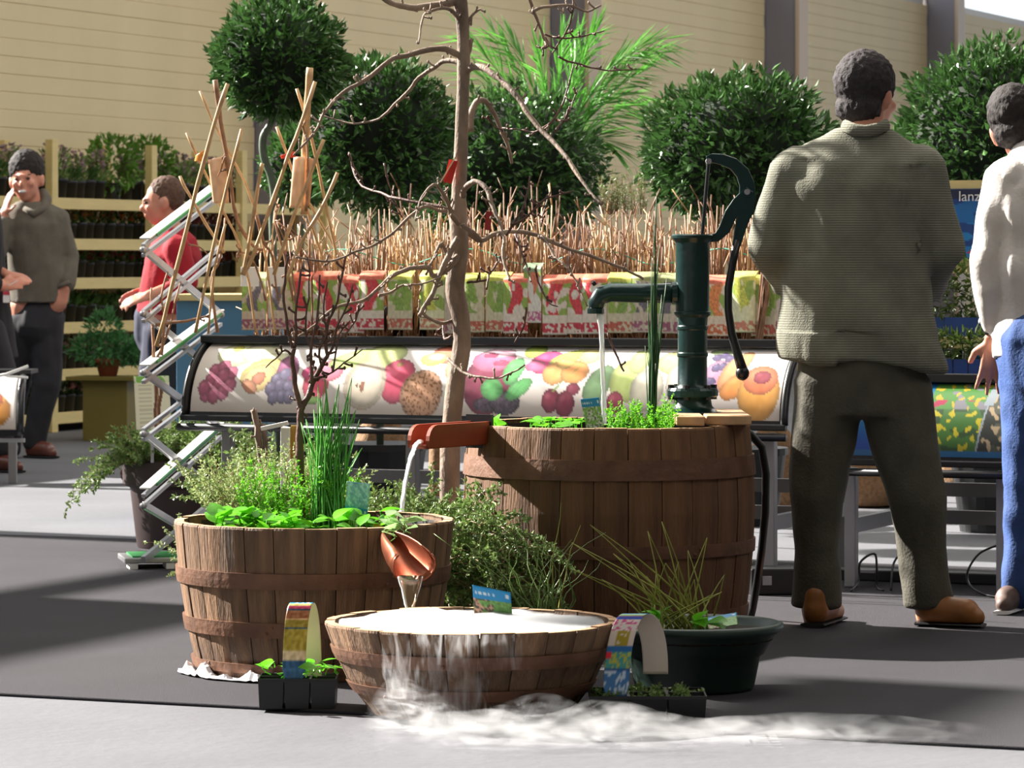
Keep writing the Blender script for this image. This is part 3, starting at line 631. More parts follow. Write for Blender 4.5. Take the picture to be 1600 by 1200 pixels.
# falling water
mw = bpy.data.materials.new('falling_water'); mw.use_nodes = True; n = mw.node_tree; b_ = n.nodes['Principled BSDF']
b_.inputs['Base Color'].default_value = (.95, .97, 1, 1); b_.inputs['Roughness'].default_value = .12; b_.inputs['Transmission Weight'].default_value = .45; b_.inputs['IOR'].default_value = 1.33
def stream(name, label, pts, rads, flat=.6, seed=0):
    pp = []; rr = []; L = len(pts)
    for i in range(L-1):
        for k in range(6):
            f = k/6; p = Vector(pts[i]).lerp(Vector(pts[i+1]), f); r = rads[i]+(rads[i+1]-rads[i])*f
            pp.append(p); rr.append(r*(1+.28*noise.noise(Vector((p.z*110, seed, 0)))))
    mb = MB(); mb.tube(pp, rr, 10, flat=flat)
    vs = []
    for v in mb.v:
        v = Vector(v); v += Vector((noise.noise(v*70), noise.noise(v*70+Vector((9, 0, 0))), 0))*.0022; vs.append(tuple(v))
    mb.v = vs; o = mb.build(name, mw, None, smooth=True, loc=pts[0]); props(o, label, 'water'); return o
arc = [(-.266, 11.15, .600), (-.278, 11.06, .592), (-.290, 10.96, .56), (-.300, 10.87, .51), (-.307, 10.79, .45), (-.311, 10.745, .395)]
stream('water_jet', 'white arc of water falling from the red trough', arc, [.011, .0075, .007, .0065, .006, .008], seed=3)
PD = 11.62
stream('water_jet', 'thin straight stream of water under the pump nozzle', [W(937, 488, PD), W(940, 520, PD), W(942, 580, PD), W(944, 640, PD), W(944, 668, PD)], [.010, .008, .007, .007, .009], seed=5)
b1 = Vector((-.262, 9.92, .31))
for s, lb in ((-1, 'left strand of the thin water curtain falling off the copper lip'), (1, 'right strand of the thin water curtain falling off the copper lip')):
    stream('water_strand', lb, [b1+Vector((s*.03, 0, -.002)), b1+Vector((s*.021, -.02, -.03)), b1+Vector((s*.008, -.06, -.075)), b1+Vector((s*.002+.006, -.10, -.125))], [.0035, .004, .0045, .004], seed=8+s)
mb = MB(); vs = []
for j in range(9):
    f = j/8; c0 = b1+Vector((.006*f, -.10*f**.7, -.125*f)); wd_ = .027*(1-f)**1.5+.003
    for k in range(7): vs.append(c0+Vector(((k/3-1)*wd_, .003*math.sin(k*2+j), 0)))
mb.add(vs, [(j*7+k, j*7+k+1, (j+1)*7+k+1, (j+1)*7+k) for j in range(8) for k in range(6)])
mwt = bpy.data.materials.new('amber_water'); mwt.use_nodes = True; n = mwt.node_tree; pb = n.nodes['Principled BSDF']
pb.inputs['Base Color'].default_value = (.75, .6, .42, 1); pb.inputs['Roughness'].default_value = .06; pb.inputs['Transmission Weight'].default_value = .9; pb.inputs['IOR'].default_value = 1.33
o = mb.build('water_film', mwt, None, smooth=True, loc=b1); props(o, 'clear amber water film between the strands below the copper lip', 'water'); s = o.modifiers.new('s', 'SOLIDIFY'); s.thickness = .002

# ------------------------------------------------------------------ hand pump
pc = W(1082, 640, PD); pc = Vector((pc.x, PD, .668)); px = lambda x, y: W(x, y, PD)
sc = PD/6000
t = thing('hand_pump', 'dark green cast iron hand pump with curved lever on the big barrel', 'pump', pc)
def zy(y): return CAMH-(y-410)*sc
prof = [(0, 366), (31, 366), (33, 368), (33, 372), (27, 379), (26.5, 384), (26.5, 486), (29, 487), (29, 491), (24, 496), (23, 508), (24.5, 510), (24.5, 514), (23, 516), (23, 550), (24.5, 552), (24.5, 556), (23, 558), (23, 600), (27, 606), (0, 606)]
MB().lathe([(r*sc, zy(y)) for r, y in prof], 32, (pc.x, PD, 0)).build('barrel_body', M_greenp, t, smooth=True).modifiers.new('e', 'EDGE_SPLIT').split_angle = .6
mb = MB(); mb.lathe([(0, zy(606)), (.074, zy(606)), (.078, zy(610)), (.078, zy(618)), (.074, zy(620)), (0, zy(620))], 24, (pc.x, PD, 0)); mb.build('flange', M_greenp, t)
for k in range(6):
    a = k*PI/3+.2; MB().lathe([(0, zy(601)), (.010, zy(601)), (.010, zy(624)), (0, zy(624))], 6, (pc.x+.066*math.cos(a), PD+.066*math.sin(a), 0)).build('bolt', M_black, t)
MB().lathe([(.055, zy(620)), (.06, zy(634)), (.085, zy(648)), (.088, .668), (.02, .668)], 24, (pc.x, PD, 0)).build('base', M_greenp, t, smooth=True)
# nozzle pipe
y0 = 458
mb = MB(); mb.tube([px(1062, y0), px(1000, y0), px(955, y0-1), px(938, y0+4), px(932, y0+14), px(931, y0+28)], [.031, .029, .028, .028, .025, .022], 16); mb.build('nozzle', M_greenp, t, smooth=True)
MB().tube([px(931, 482), px(931, 490)], [.026, .026], 16).build('nozzle_ring', M_greenp, t)
MB().tube([px(930, 446), px(927, 441), px(926, 439)], [.006, .007, .004], 8).build('nozzle_knob', M_black, t)
MB().tube([px(1058, y0), px(1050, y0)], [.034, .034], 16).build('nozzle_collar', M_greenp, t)
# bracket
def plate(name, pts, wds, th, m):
    L = len(pts); vs = []; P3 = [px(*p) for p in pts]
    for i, p in enumerate(P3):
        dd = (P3[min(i+1, L-1)]-P3[max(i-1, 0)]).normalized(); nn = Vector((-dd.z, 0, dd.x))
        for sgn, e in ((-1, -1), (1, -1), (1, 1), (-1, 1)): vs.append(p+nn*sgn*wds[i]*sc/2+Vector((0, e*th/2, 0)))
    mb = MB(); mb.add(vs, [(i*4+k, i*4+(k+1) % 4, (i+1)*4+(k+1) % 4, (i+1)*4+k) for i in range(L-1) for k in range(4)]+[(3, 2, 1, 0), tuple((L-1)*4+k for k in range(4))])
    o = mb.build(name, m, t); b = o.modifiers.new('b', 'BEVEL'); b.width = .003; b.segments = 2; return o
plate('bracket', [(1100, 373), (1120, 371), (1132, 358), (1142, 334), (1153, 318), (1166, 304), (1172, 296)], [12, 14, 19, 20, 20, 18, 14], .022, M_greenp)
plate('lever_arm', [(1104, 249), (1112, 247), (1128, 249), (1146, 256), (1160, 270), (1167, 288), (1168, 306), (1164, 330), (1157, 356), (1150, 385)], [10, 14, 17, 19, 22, 24, 26, 24, 18, 13], .02, M_greenp)
mb = MB(); mb.tube([px(1152, 375), px(1144, 415), px(1138, 450), px(1138, 485), px(1143, 520), px(1153, 555), px(1160, 578)], [.0125, .012, .012, .012, .0125, .014, .016], 12); mb.build('lever_handle', M_black, t, smooth=True)
MB().ell(px(1160, 583), (.021, .021, .023)).build('handle_knob', M_black, t, smooth=True)
MB().tube([px(1107, 254), px(1103, 300), px(1097, 368)], .0055, 8).build('pump_rod', M_black, t)
for q in ((1167, 300), (1107, 252)): MB().tube([px(*q)+Vector((0, -.02, 0)), px(*q)+Vector((0, .02, 0))], .009, 8).build('pivot_pin', M_alu, t)
# black hose
hp = [(1150, 668, 11.75), (1172, 678, 11.78), (1190, 698, 11.8), (1197, 740, 11.82), (1196, 800, 11.84), (1190, 860, 11.86), (1183, 910, 11.9), (1176, 950, 11.95), (1170, 975, 11.93)]
o = MB().tube([W(*p) for p in hp], .0125, 10).build('hose', M_black, None, smooth=True, loc=W(*hp[-1])); props(o, 'black hose curving down the right side of the big barrel', 'hose')

# ------------------------------------------------------------------ blue plant tags
def tag_col(kind, text=True):
    def f(u, v):
        if v < .27:
            if text and .12 < v < .19 and .05 < u < .62 and math.sin(u*95) > -.3: return (215, 238, 250)
            if .07 < v < .2 and .86 < u < .95: return (225, 240, 250)
            return (22, 148, 212)
        n_ = noise.noise(Vector((u*5+kind*9, v*7, kind))); m_ = noise.noise(Vector((u*14, v*16, kind+3)))
        if kind == 0: base = (150, 195, 110) if n_ > .05 else (225, 228, 215) if m_ > -.1 else (120, 110, 100)
        elif kind == 1: base = (110, 165, 80) if u > .5 or n_ > .2 else (200, 150, 120) if m_ > 0 else (90, 90, 70)
        else: base = (150, 205, 205) if n_ > 0 else (110, 175, 185)
        return tuple(max(0, min(255, c+m_*50)) for c in base)
    return f
def tag(label, tl, tr, bl, br, d, kind, dz=.03, flip=False, d2=None):
    A_, B_, C_, D_ = W(*tl, d), W(*tr, d), W(*bl, d2 or d), W(*br, d2 or d)
    t = thing('plant_tag', label, 'tag', (C_+D_)/2)
    cf = tag_col(kind)
    fn = lambda u, v: (A_.lerp(B_, u)).lerp(C_.lerp(D_, u), v)+Vector((0, .006*math.sin(v*2), 0))
    printed('print', fn, 24, 30, (lambda u, v: cf(u, 1-v)) if flip else cf, t, thick=.0012)
    m_ = (C_+D_)/2; MB().box(m_+Vector((0, .004, -dz/2)), (.012, .0015, dz+.01)).build('stake', M_white, t)
tag('blue topped plant tag upright in the big barrel beside the falling water', (907, 624), (936, 621), (916, 670), (944, 668), 11.38, 0)
tag('largest blue topped tag standing in the mist of the front tub', (738, 914), (798, 926), (742, 985), (802, 985), 9.72, 1)
tag('upside down pale blue tag behind the rushes in the left barrel', (542, 752), (579, 756), (538, 806), (573, 812), 10.28, 2, flip=True)
tag('blue tag lying tilted among leaves in the green pot', (1100, 966), (1151, 957), (1108, 984), (1153, 976), 9.95, 1, .01, d2=9.9)

# ------------------------------------------------------------------ green pot with rushes
GP = (.475, 10.0)
t = thing('green_pot', 'round dark green plastic pot with sparse upright rushes', 'pot', (*GP, FZ))
pr = [(.001, 0), (.15, 0), (.156, .01), (.172, .09), (.182, .095), (.205, .135), (.222, .15), (.232, .155), (.232, .172), (.222, .176), (.215, .168), (.2, .14), (.001, .14)]
M_gpot = mat('dark_green_plastic', (38, 58, 52), .45, .1, 8)
MB().lathe(pr, 48, (*GP, FZ)).build('pot_body', M_gpot, t, smooth=True)
disc('soil', GP, .205, .16, M_soil, t)
def rushes(name, label, c, z, n, hmin, hmax, spread, m, cat='plant', r=.0022, rbase=.04, bend=.1, grp=None, curl=0, parts=True, tops=None):
    t = thing(name, label, cat, (c[0], c[1], z))
    for i in range(n):
        a = R.uniform(0, 2*PI); rb = rbase*math.sqrt(R.random()); p = Vector((c[0]+rb*math.cos(a), c[1]+rb*math.sin(a), z)); h = R.uniform(hmin, hmax)
        if tops: tp = W(*tops[i % len(tops)]); dx = tp.x-p.x; dy = tp.y-p.y; h = tp.z-z
        else: k = R.gauss(0, spread); dx = h*k; dy = h*R.gauss(0, spread*.6)
        pts = []
        bx = R.uniform(-bend, bend)*h; ph = R.uniform(0, 6)
        for j in range(10 if curl else 7):
            f = j/(9 if curl else 6)
            q = p+Vector((dx*f**1.3+bx*math.sin(f*PI)*.4, dy*f, h*f*(1-.0*f)))
            if curl: q += Vector((math.sin(f*13+ph), math.cos(f*11+ph), math.sin(f*9+ph)*.5))*curl*f
            pts.append(q)
        MB().tube(pts, [r*(1-.75*(j/(len(pts)-1))) for j in range(len(pts))], 5).build('stem', m, t, smooth=True)
    return t
tops = [(893, 848, 10), (922, 820, 10), (958, 865, 9.95), (1012, 830, 10), (1034, 815, 10.05), (1060, 878, 10), (1105, 840, 10), (1132, 898, 10), (965, 890, 10), (1040, 880, 9.9), (1085, 905, 10), (1010, 900, 10), (940, 905, 10), (1025, 895, 10.1), (1075, 860, 10.1), (985, 880, 10.1), (895, 890, 9.9), (1110, 930, 10), (1128, 925, 9.9), (985, 925, 9.9), (1045, 900, 10)]
rushes('rush_plant', 'sparse olive green rushes fanning out of the green pot', (GP[0]-.04, GP[1]), .16, 42, .1, .3, .2, M_rush2, tops=tops, rbase=.09, r=.0035)
def broad_leaves(name, label, spots, cat='plant', size=.05, m=None, flat=.3, st=1.0):
    c0 = Vector((0, 0, 0))
    for s in spots: c0 += Vector(s)
    c0 /= len(spots); t = thing(name, label, cat, (c0.x, c0.y, min(s[2] for s in spots)))
    mes = []
    for v in range(3):
        vs = []; n_ = 6
        for j in range(n_+1):
            f = j/n_; w = math.sin(PI*min(1, f**.8))*.36+.01
            for k in (-1, 0, 1): vs.append((f, k*w, .10*math.sin(f*PI)+(0 if k else -.07)*(w/.36)-.15*f*f*v*.5))
        mb = MB(); mb.add(vs, [(j*3+k, j*3+k+1, (j+1)*3+k+1, (j+1)*3+k) for j in range(n_) for k in (0, 1)])
        mes.append(mb.mesh('leaf', mats=[m or M_broad]))
    for i, s in enumerate(spots):
        o = bpy.data.objects.new('leaf', mes[i % 3]); C.objects.link(o); o.parent = t; o.location = Vector(s)-t.location
        k = size*R.uniform(.7, 1.2); o.scale = (k, k, k); o.rotation_euler = (R.uniform(-.5, .5), R.uniform(-.9, .35)*(1-flat), R.uniform(0, 2*PI))
    mb = MB()
    for s in spots:
        s = Vector(s); mb.tube([s, s+Vector((R.uniform(-.01, .01), R.uniform(-.01, .01), -.02*st)), s+Vector((R.uniform(-.01, .01), R.uniform(-.01, .01), -.045*st))], .0015, 4)
    o = mb.build('stalks', m or M_broad, t); o['kind'] = 'stuff'
    return t
sp = [W(R.uniform(1025, 1050), R.uniform(958, 972), 9.95) for _ in range(5)]+[W(R.uniform(1080, 1105), R.uniform(962, 980), 9.88) for _ in range(6)]
broad_leaves('broad_leaf_plant', 'small bright broad leaves at the front of the green pot', sp, size=.06)
# left barrel planting
sp = []
for i in range(120):
    a = R.uniform(PI*1.05, PI*1.97); rr = .33*R.uniform(.72, 1); sp.append((LB[0]+rr*math.cos(a), LB[1]+rr*math.sin(a), .408+R.uniform(-.005, .035)+(.012 if rr < .28 else 0)))
sp = [s for s in sp if s[0] > -.80 and s[0] < -.33]
broad_leaves('broad_leaf_plant', 'low bright broad leaves along the front rim of the left barrel', sp, size=.06)
sp = [W(590+R.uniform(0, 50), R.uniform(806, 838), 10.02+R.uniform(-.03, .05)) for _ in range(13)]
broad_leaves('broad_leaf_plant', 'pale green leaves drooping over the copper lip', sp, size=.055, st=.3, m=mat('pale_leaf', (170, 205, 140), .35, .15, 12, rnd=.25, sub=.3))
t = thing('feathery_herb', 'feathery light green herb at the back of the left barrel', 'plant', (-.62, 10.5, .38))
og = [W(R.uniform(380, 545), 800, R.uniform(10.4, 10.7)) for _ in range(110)]; og = [Vector((p.x, p.y, .385)) for p in og]
sprigs(t, og, .17, -.25, .011, .5, M_rush, M_fern, per=7, spread=.35, upb=.9)
t = thing('thyme_plant', 'grey green thyme arching at the left side of the left barrel', 'plant', (-.72, 10.6, .38))
og = [Vector((R.uniform(-.80, -.55), R.uniform(10.55, 10.72), .385)) for _ in range(120)]
sprigs(t, og, .23, -.05, .012, .5, M_cane2, M_thyme, per=7, spread=.45, upb=.75)
tops = [(W_, H_, 10.5) for W_, H_ in [(490, 640), (500, 620), (478, 655), (510, 612), (520, 640), (530, 600), (512, 650), (545, 620), (550, 590), (556, 640), (562, 655), (485, 690), (470, 660), (497, 600), (535, 660), (525, 625), (508, 590), (540, 640), (492, 670), (566, 700)]]
rushes('rush_clump', 'dense clump of tall straight green rushes in the left barrel', (-.5, 10.42), .385, 90, .2, .34, .13, M_rush, tops=tops, rbase=.05, r=.0029, bend=.02)
t = thing('yellow_flower_plant', 'small yellow flowering sprigs beside the rushes', 'plant', (-.46, 10.5, .385))
sprigs(t, [Vector((R.uniform(-.48, -.43), R.uniform(10.42, 10.55), .385)) for _ in range(16)], .11, -.3, .010, .7, M_rush, mat('yellow_petal', (226, 186, 60), .5, .15, 10, sub=.3), per=3, spread=.25, upb=1)
# big barrel planting
sp = [W(R.uniform(735, 800), 664, R.uniform(11.5, 11.8)) for _ in range(6)]+[W(R.uniform(822, 912), R.uniform(660, 666), R.uniform(11.35, 11.75)) for _ in range(26)]
broad_leaves('broad_leaf_plant', 'dark green water leaves just above the rim of the big barrel', [(p.x, p.y, .638+R.uniform(-.005, .012)) for p in sp], size=.05, flat=.7)
t = thing('fine_leaf_herb', 'fine bright green herb between the tag and the pump', 'plant', (.38, 11.4, .61))
og = [Vector((R.uniform(.27, .47), R.uniform(11.25, 11.5), .61)) for _ in range(60)]
sprigs(t, og, .10, -.2, .011, .5, M_rush, M_fern, per=5, spread=.4, upb=.9)
tops = [(1012, 470, 11.4), (1018, 400, 11.4), (1022, 350, 11.4), (1026, 300, 11.4), (1030, 380, 11.4), (1020, 440, 11.4), (1015, 520, 11.4), (1034, 460, 11.4), (1008, 540, 11.4), (1042, 430, 11.4)]
rushes('tall_rush', 'tall thin dark rush standing in front of the pump', (.415, 11.38), .61, 26, .3, .6, .02, mat('dark_rush', (52, 92, 52), .5, .2, 12, island=.3), tops=tops, rbase=.014, r=.0028, bend=.03)
# curly rush
t0 = thing('curly_rush_pot', 'small black pot holding the curly rush behind the front tub', 'pot', (.09, 10.15, FZ))
MB().lathe([(0, 0), (.05, 0), (.065, .12), (.07, .12), (.07, .13), (.06, .13), (.058, .11), (0, .11)], 24, (.09, 10.15, FZ)).build('pot_body', M_blackpl, t0)
rushes('curly_rush', 'corkscrew curly rush with twisted shiny stems behind the front tub', (.09, 10.15), .12, 34, .12, .30, .42, M_curl, curl=.012, r=.0026, rbase=.03, bend=.5)
rushes('curly_rush', 'single tall thin stem rising behind the mist tub before the big barrel', (.11, 10.17), .13, 2, .3, .35, .05, M_rush2, tops=[(878, 785, 10.2), (905, 820, 10.2)], r=.003, rbase=.01, curl=.004)
# draped cotoneaster between the barrels
t = thing('cotoneaster', 'bushy grey green creeping shrub filling the gap between the barrels', 'shrub', (-.22, 11.3, FZ))
MB().lathe([(0, 0), (.10, 0), (.13, .2), (.135, .2), (.135, .22), (.12, .22), (0, .2)], 24, (-.24, 11.35, FZ)).build('pot', M_blackpl, t)
og = [Vector((R.uniform(-.48, -.1), R.uniform(11.0, 11.4), .30)) for _ in range(260)]
sprigs(t, og, .21, .15, .016, .55, M_cane2, M_coto, per=9, spread=.6, upb=.55)
og = [Vector((R.uniform(-.2, .0), R.uniform(10.85, 11.1), R.uniform(.15, .38))) for _ in range(200)]
sprigs(t, og, .20, .45, .016, .5, M_cane2, M_coto, per=8, spread=.5, upb=.2)

# ------------------------------------------------------------------ seedling trays with looped labels
def tray(label, c, sx, sy, h, leaves, lsz, nx=3, ny=2, cone=None):
    t = thing('seedling_tray', label, 'tray', (c[0], c[1], FZ)); cw = sx/nx; cd = sy/ny
    for i in range(nx):
        for j in range(ny):
            x = c[0]-sx/2+cw*(i+.5); y = c[1]-sy/2+cd*(j+.5); mb = MB(); vs = []
            for z, k in ((0, .44), (h-.008, .485), (h-.008, .5), (h, .5), (h, .46), (h*.8, .44)):
                for a, b in ((-1, -1), (1, -1), (1, 1), (-1, 1)): vs.append((x+a*k*cw, y+b*k*cd, FZ+z))
            mb.add(vs, [(q*4+k, q*4+(k+1) % 4, (q+1)*4+(k+1) % 4, (q+1)*4+k) for q in range(5) for k in range(4)]+[(3, 2, 1, 0), (20, 21, 22, 23)])
            mb.build('cell', M_blackpl, t)
            ce = MB(); ce.box((x, y, FZ+h*.8), (cw*.86, cd*.86, .004)); ce.build('soil', M_soil, t)
    return t
def loop_label(label, l0, l1, w, d0, d1, topz, strips, z0, z1, tip=True):
    """arched label: front leg at X=l0, back leg at X=l1"""
    t = thing('loop_label', label, 'label', (l0, d0, z0))
    def fn(u, v):
        a = PI*v; f = (1-math.cos(a))/2
        x = l0+(l1-l0)*f; y = d0+(d1-d0)*f; z = (z0+(z1-z0)*f)+(topz-max(z0, z1))*math.sin(a)**.75+(0 if f < .5 else 0)
        if v < .5: z = z0+(topz-z0)*math.sin(a)**.8
        else: z = z1+(topz-z1)*math.sin(a)**.8
        ww = w*(1 if v > .06 or not tip else .45+.55*v/.06)
        return Vector((x+(u-.5)*ww, y, z))
    printed('print', fn, 16, 110, strips, t, thick=.0012)
    return t
def strips1(u, v):
    v2 = v/.5
    if v2 >= 1.06: return (226, 222, 196)
    if v2 > .92: return (20, 160, 222) if not (.2 < u < .85 and math.sin(u*26) > .55) else (220, 240, 250)
    n_ = noise.noise(Vector((u*7, v*50, 1)))*40
    seq = [(.0, (60, 110, 150)), (.14, (40, 90, 130)), (.19, (226, 206, 160)), (.27, (178, 160, 60)), (.46, (30, 90, 110)), (.49, (170, 150, 60)), (.57, (232, 190, 130)), (.59, (170, 110, 70)), (.72, (60, 90, 110)), (.76, (215, 70, 110)), (.83, (205, 190, 110))]
    c = seq[0][1]
    for a, b in seq:
        if v2 >= a: c = b
    return tuple(max(0, min(255, x+n_)) for x in c)
def strips2(u, v):
    v2 = v/.5
    if v2 >= 1.04: return (214, 200, 184)
    if v2 > .93: return (10, 160, 225)
    n_ = noise.noise(Vector((u*7, v*50, 6)))
    if v2 < .22: return (50, 120, 180) if n_ > -.1 else (200, 220, 235)
    if v2 < .24: return (20, 80, 150)
    if v2 < .38: return (230, 40, 60) if u < .25 and v2 > .32 else (70, 160, 150) if n_ < .1 else (190, 190, 70)
    if v2 < .42: return (40, 110, 170)
    if v2 < .60: return (170, 150, 40) if abs(u-.55) < .25 and n_ > -.3 else (220, 205, 190)
    if v2 < .78: return (220, 90, 150) if n_ > .15 else (228, 216, 208)
    if v2 < .82: return (60, 90, 190)
    return (120, 80, 150) if v2 < .86 else (150, 190, 110)
tray('small black seedling tray in front of the left barrel', (-.535, 9.62), .195, .14, .075, 0, 0)
sp = [(-.535+R.uniform(-.1, .1), 9.62+R.uniform(-.08, .06), .095+R.uniform(0, .025)) for _ in range(22)]
broad_leaves('seedlings', 'small round leaved seedlings in the tray before the left barrel', sp, size=.042, st=.3)
loop_label('arched picture label with blue top in the left seedling tray', -.543, -.508, .058, 9.56, 9.66, .268, strips1, .045, .07)
tray('dark seedling tray at the right end of the front tub', (.33, 9.40), .285, .2, .06, 0, 0)
t = thing('seedlings', 'sparse dark green seedlings in the tray by the green pot', 'plant', (.33, 9.4, .065))
sprigs(t, [Vector((.33+R.uniform(-.12, .12), 9.4+R.uniform(-.08, .08), .058)) for _ in range(60)], .035, .2, .012, .6, M_rush, M_coto, seg=4, per=5, spread=.7, upb=.6)
loop_label('tall arched picture label with beige back over the right tray', .252, .352, .062, 9.33, 9.42, .262, strips2, .025, .11)
# crumpled foil under the left barrel
M_foil = mat('crumpled_foil', (240, 240, 245), .3, .05, 10)
mb = MB(); vs = []; na = 60
for k in range(na+1):
    a = PI*1.05+PI*.50*k/na
    for j in range(6):
        rr = .31+.012*j+.014*noise.noise(Vector((a*6, 1, 0)))*(j/5); x = LB[0]+rr*math.cos(a); y = LB[1]+rr*math.sin(a)
        g = max(0, .5+noise.noise(Vector((a*5.5, 3, 1)))*1.6)
        vs.append((x, y, FZ+.002+(.022*g if j in (2, 3) else .004)+.014*abs(noise.noise(Vector((x*60, y*60, 0))))*g))
mb.add(vs, [(k*6+j, k*6+j+1, (k+1)*6+j+1, (k+1)*6+j) for k in range(na) for j in range(5)])
o = mb.build('foil_sheet', M_foil, None, smooth=False, loc=(LB[0], LB[1]-.3, FZ)); props(o, 'crumpled shiny white foil around the foot of the left barrel', 'foil'); s = o.modifiers.new('s', 'SOLIDIFY'); s.thickness = .0015
# ------------------------------------------------------------------ bare espalier tree
TD = 12.3
tree = thing('bare_tree', 'tall bare fruit tree with arching branches in the middle', 'tree', W(700, 780, TD)*1)
tree.location.z = FZ; WLOC[tree.name] = Vector(tree.location)
def smooth_path(pts, k=4):
    out = []; L = len(pts)
    for i in range(L-1):
        p0, p1, p2, p3 = [Vector(pts[max(0, min(L-1, j))]) for j in (i-1, i, i+1, i+2)]
        for q in range(k):
            t = q/k; out.append(.5*((2*p1)+(-p0+p2)*t+(2*p0-5*p1+4*p2-p3)*t*t+(-p0+3*p1-3*p2+p3)*t**3))
    return out+[Vector(pts[-1])]
def branch(pts, r0, r1, d0, d1, parent, m, name='branch', spurs=True, n=7, k=4):
    L = len(pts); P3 = [W(x, y, d0+(d1-d0)*i/(L-1)) for i, (x, y) in enumerate(pts)]
    S = smooth_path(P3, k); N = len(S); s = TD/6000; mb = MB()
    rr = [(r0+(r1-r0)*(i/(N-1))**.7)*(1+.22*noise.noise(Vector((i*.9, r0, pts[0][0]))))*s for i in range(N)]
    S = [p+Vector((noise.noise(p*25), noise.noise(p*25+Vector((5, 0, 0))), noise.noise(p*25+Vector((0, 5, 0)))))*.004 for p in S]; S[0] = P3[0]
    mb.tube(S, rr, n)
    if spurs:
        for i in range(2, N-1):
            if R.random() < .42:
                d = Vector((R.gauss(0, 1), R.gauss(0, .6), R.gauss(.2, 1))).normalized(); l = R.uniform(.008, .03)
                mb.tube([S[i], S[i]+d*l*.6, S[i]+d*l+Vector((0, 0, .003))], [.0035, .003, .0035], 5)
                mb.ell(S[i]+d*l+Vector((0, 0, .003)), (.004, .004, .006), n=6)
    return mb.build(name, m, parent, smooth=True)
tp = [(702, 785), (703, 720), (706, 660), (712, 600), (719, 560), (722, 530), (719, 490), (711, 455), (713, 425), (718, 390), (716, 340), (717, 300), (720, 240), (722, 180), (724, 120), (724, 60), (720, 5), (716, -60), (722, -140), (716, -230), (720, -330), (714, -430)]
tr = [16, 15.5, 15, 14.5, 14, 14, 14, 15, 15, 14, 13, 11.5, 11, 10, 10, 9.5, 10.5, 9, 7.5, 6, 4, 1.5]
P3 = [W(x, y, TD) for x, y in tp]; P3[0].z = FZ; S = smooth_path(P3, 5); s_ = TD/6000
mb = MB(); rr = []
for i in range(len(S)):
    f = i/5; a = int(min(f, len(tr)-2)); rr.append((tr[a]+(tr[a+1]-tr[a])*(f-a))*s_*(1+.08*noise.noise(S[i]*12)))
mb.tube(S, rr, 16); mb.build('trunk', M_bark, tree, smooth=True)
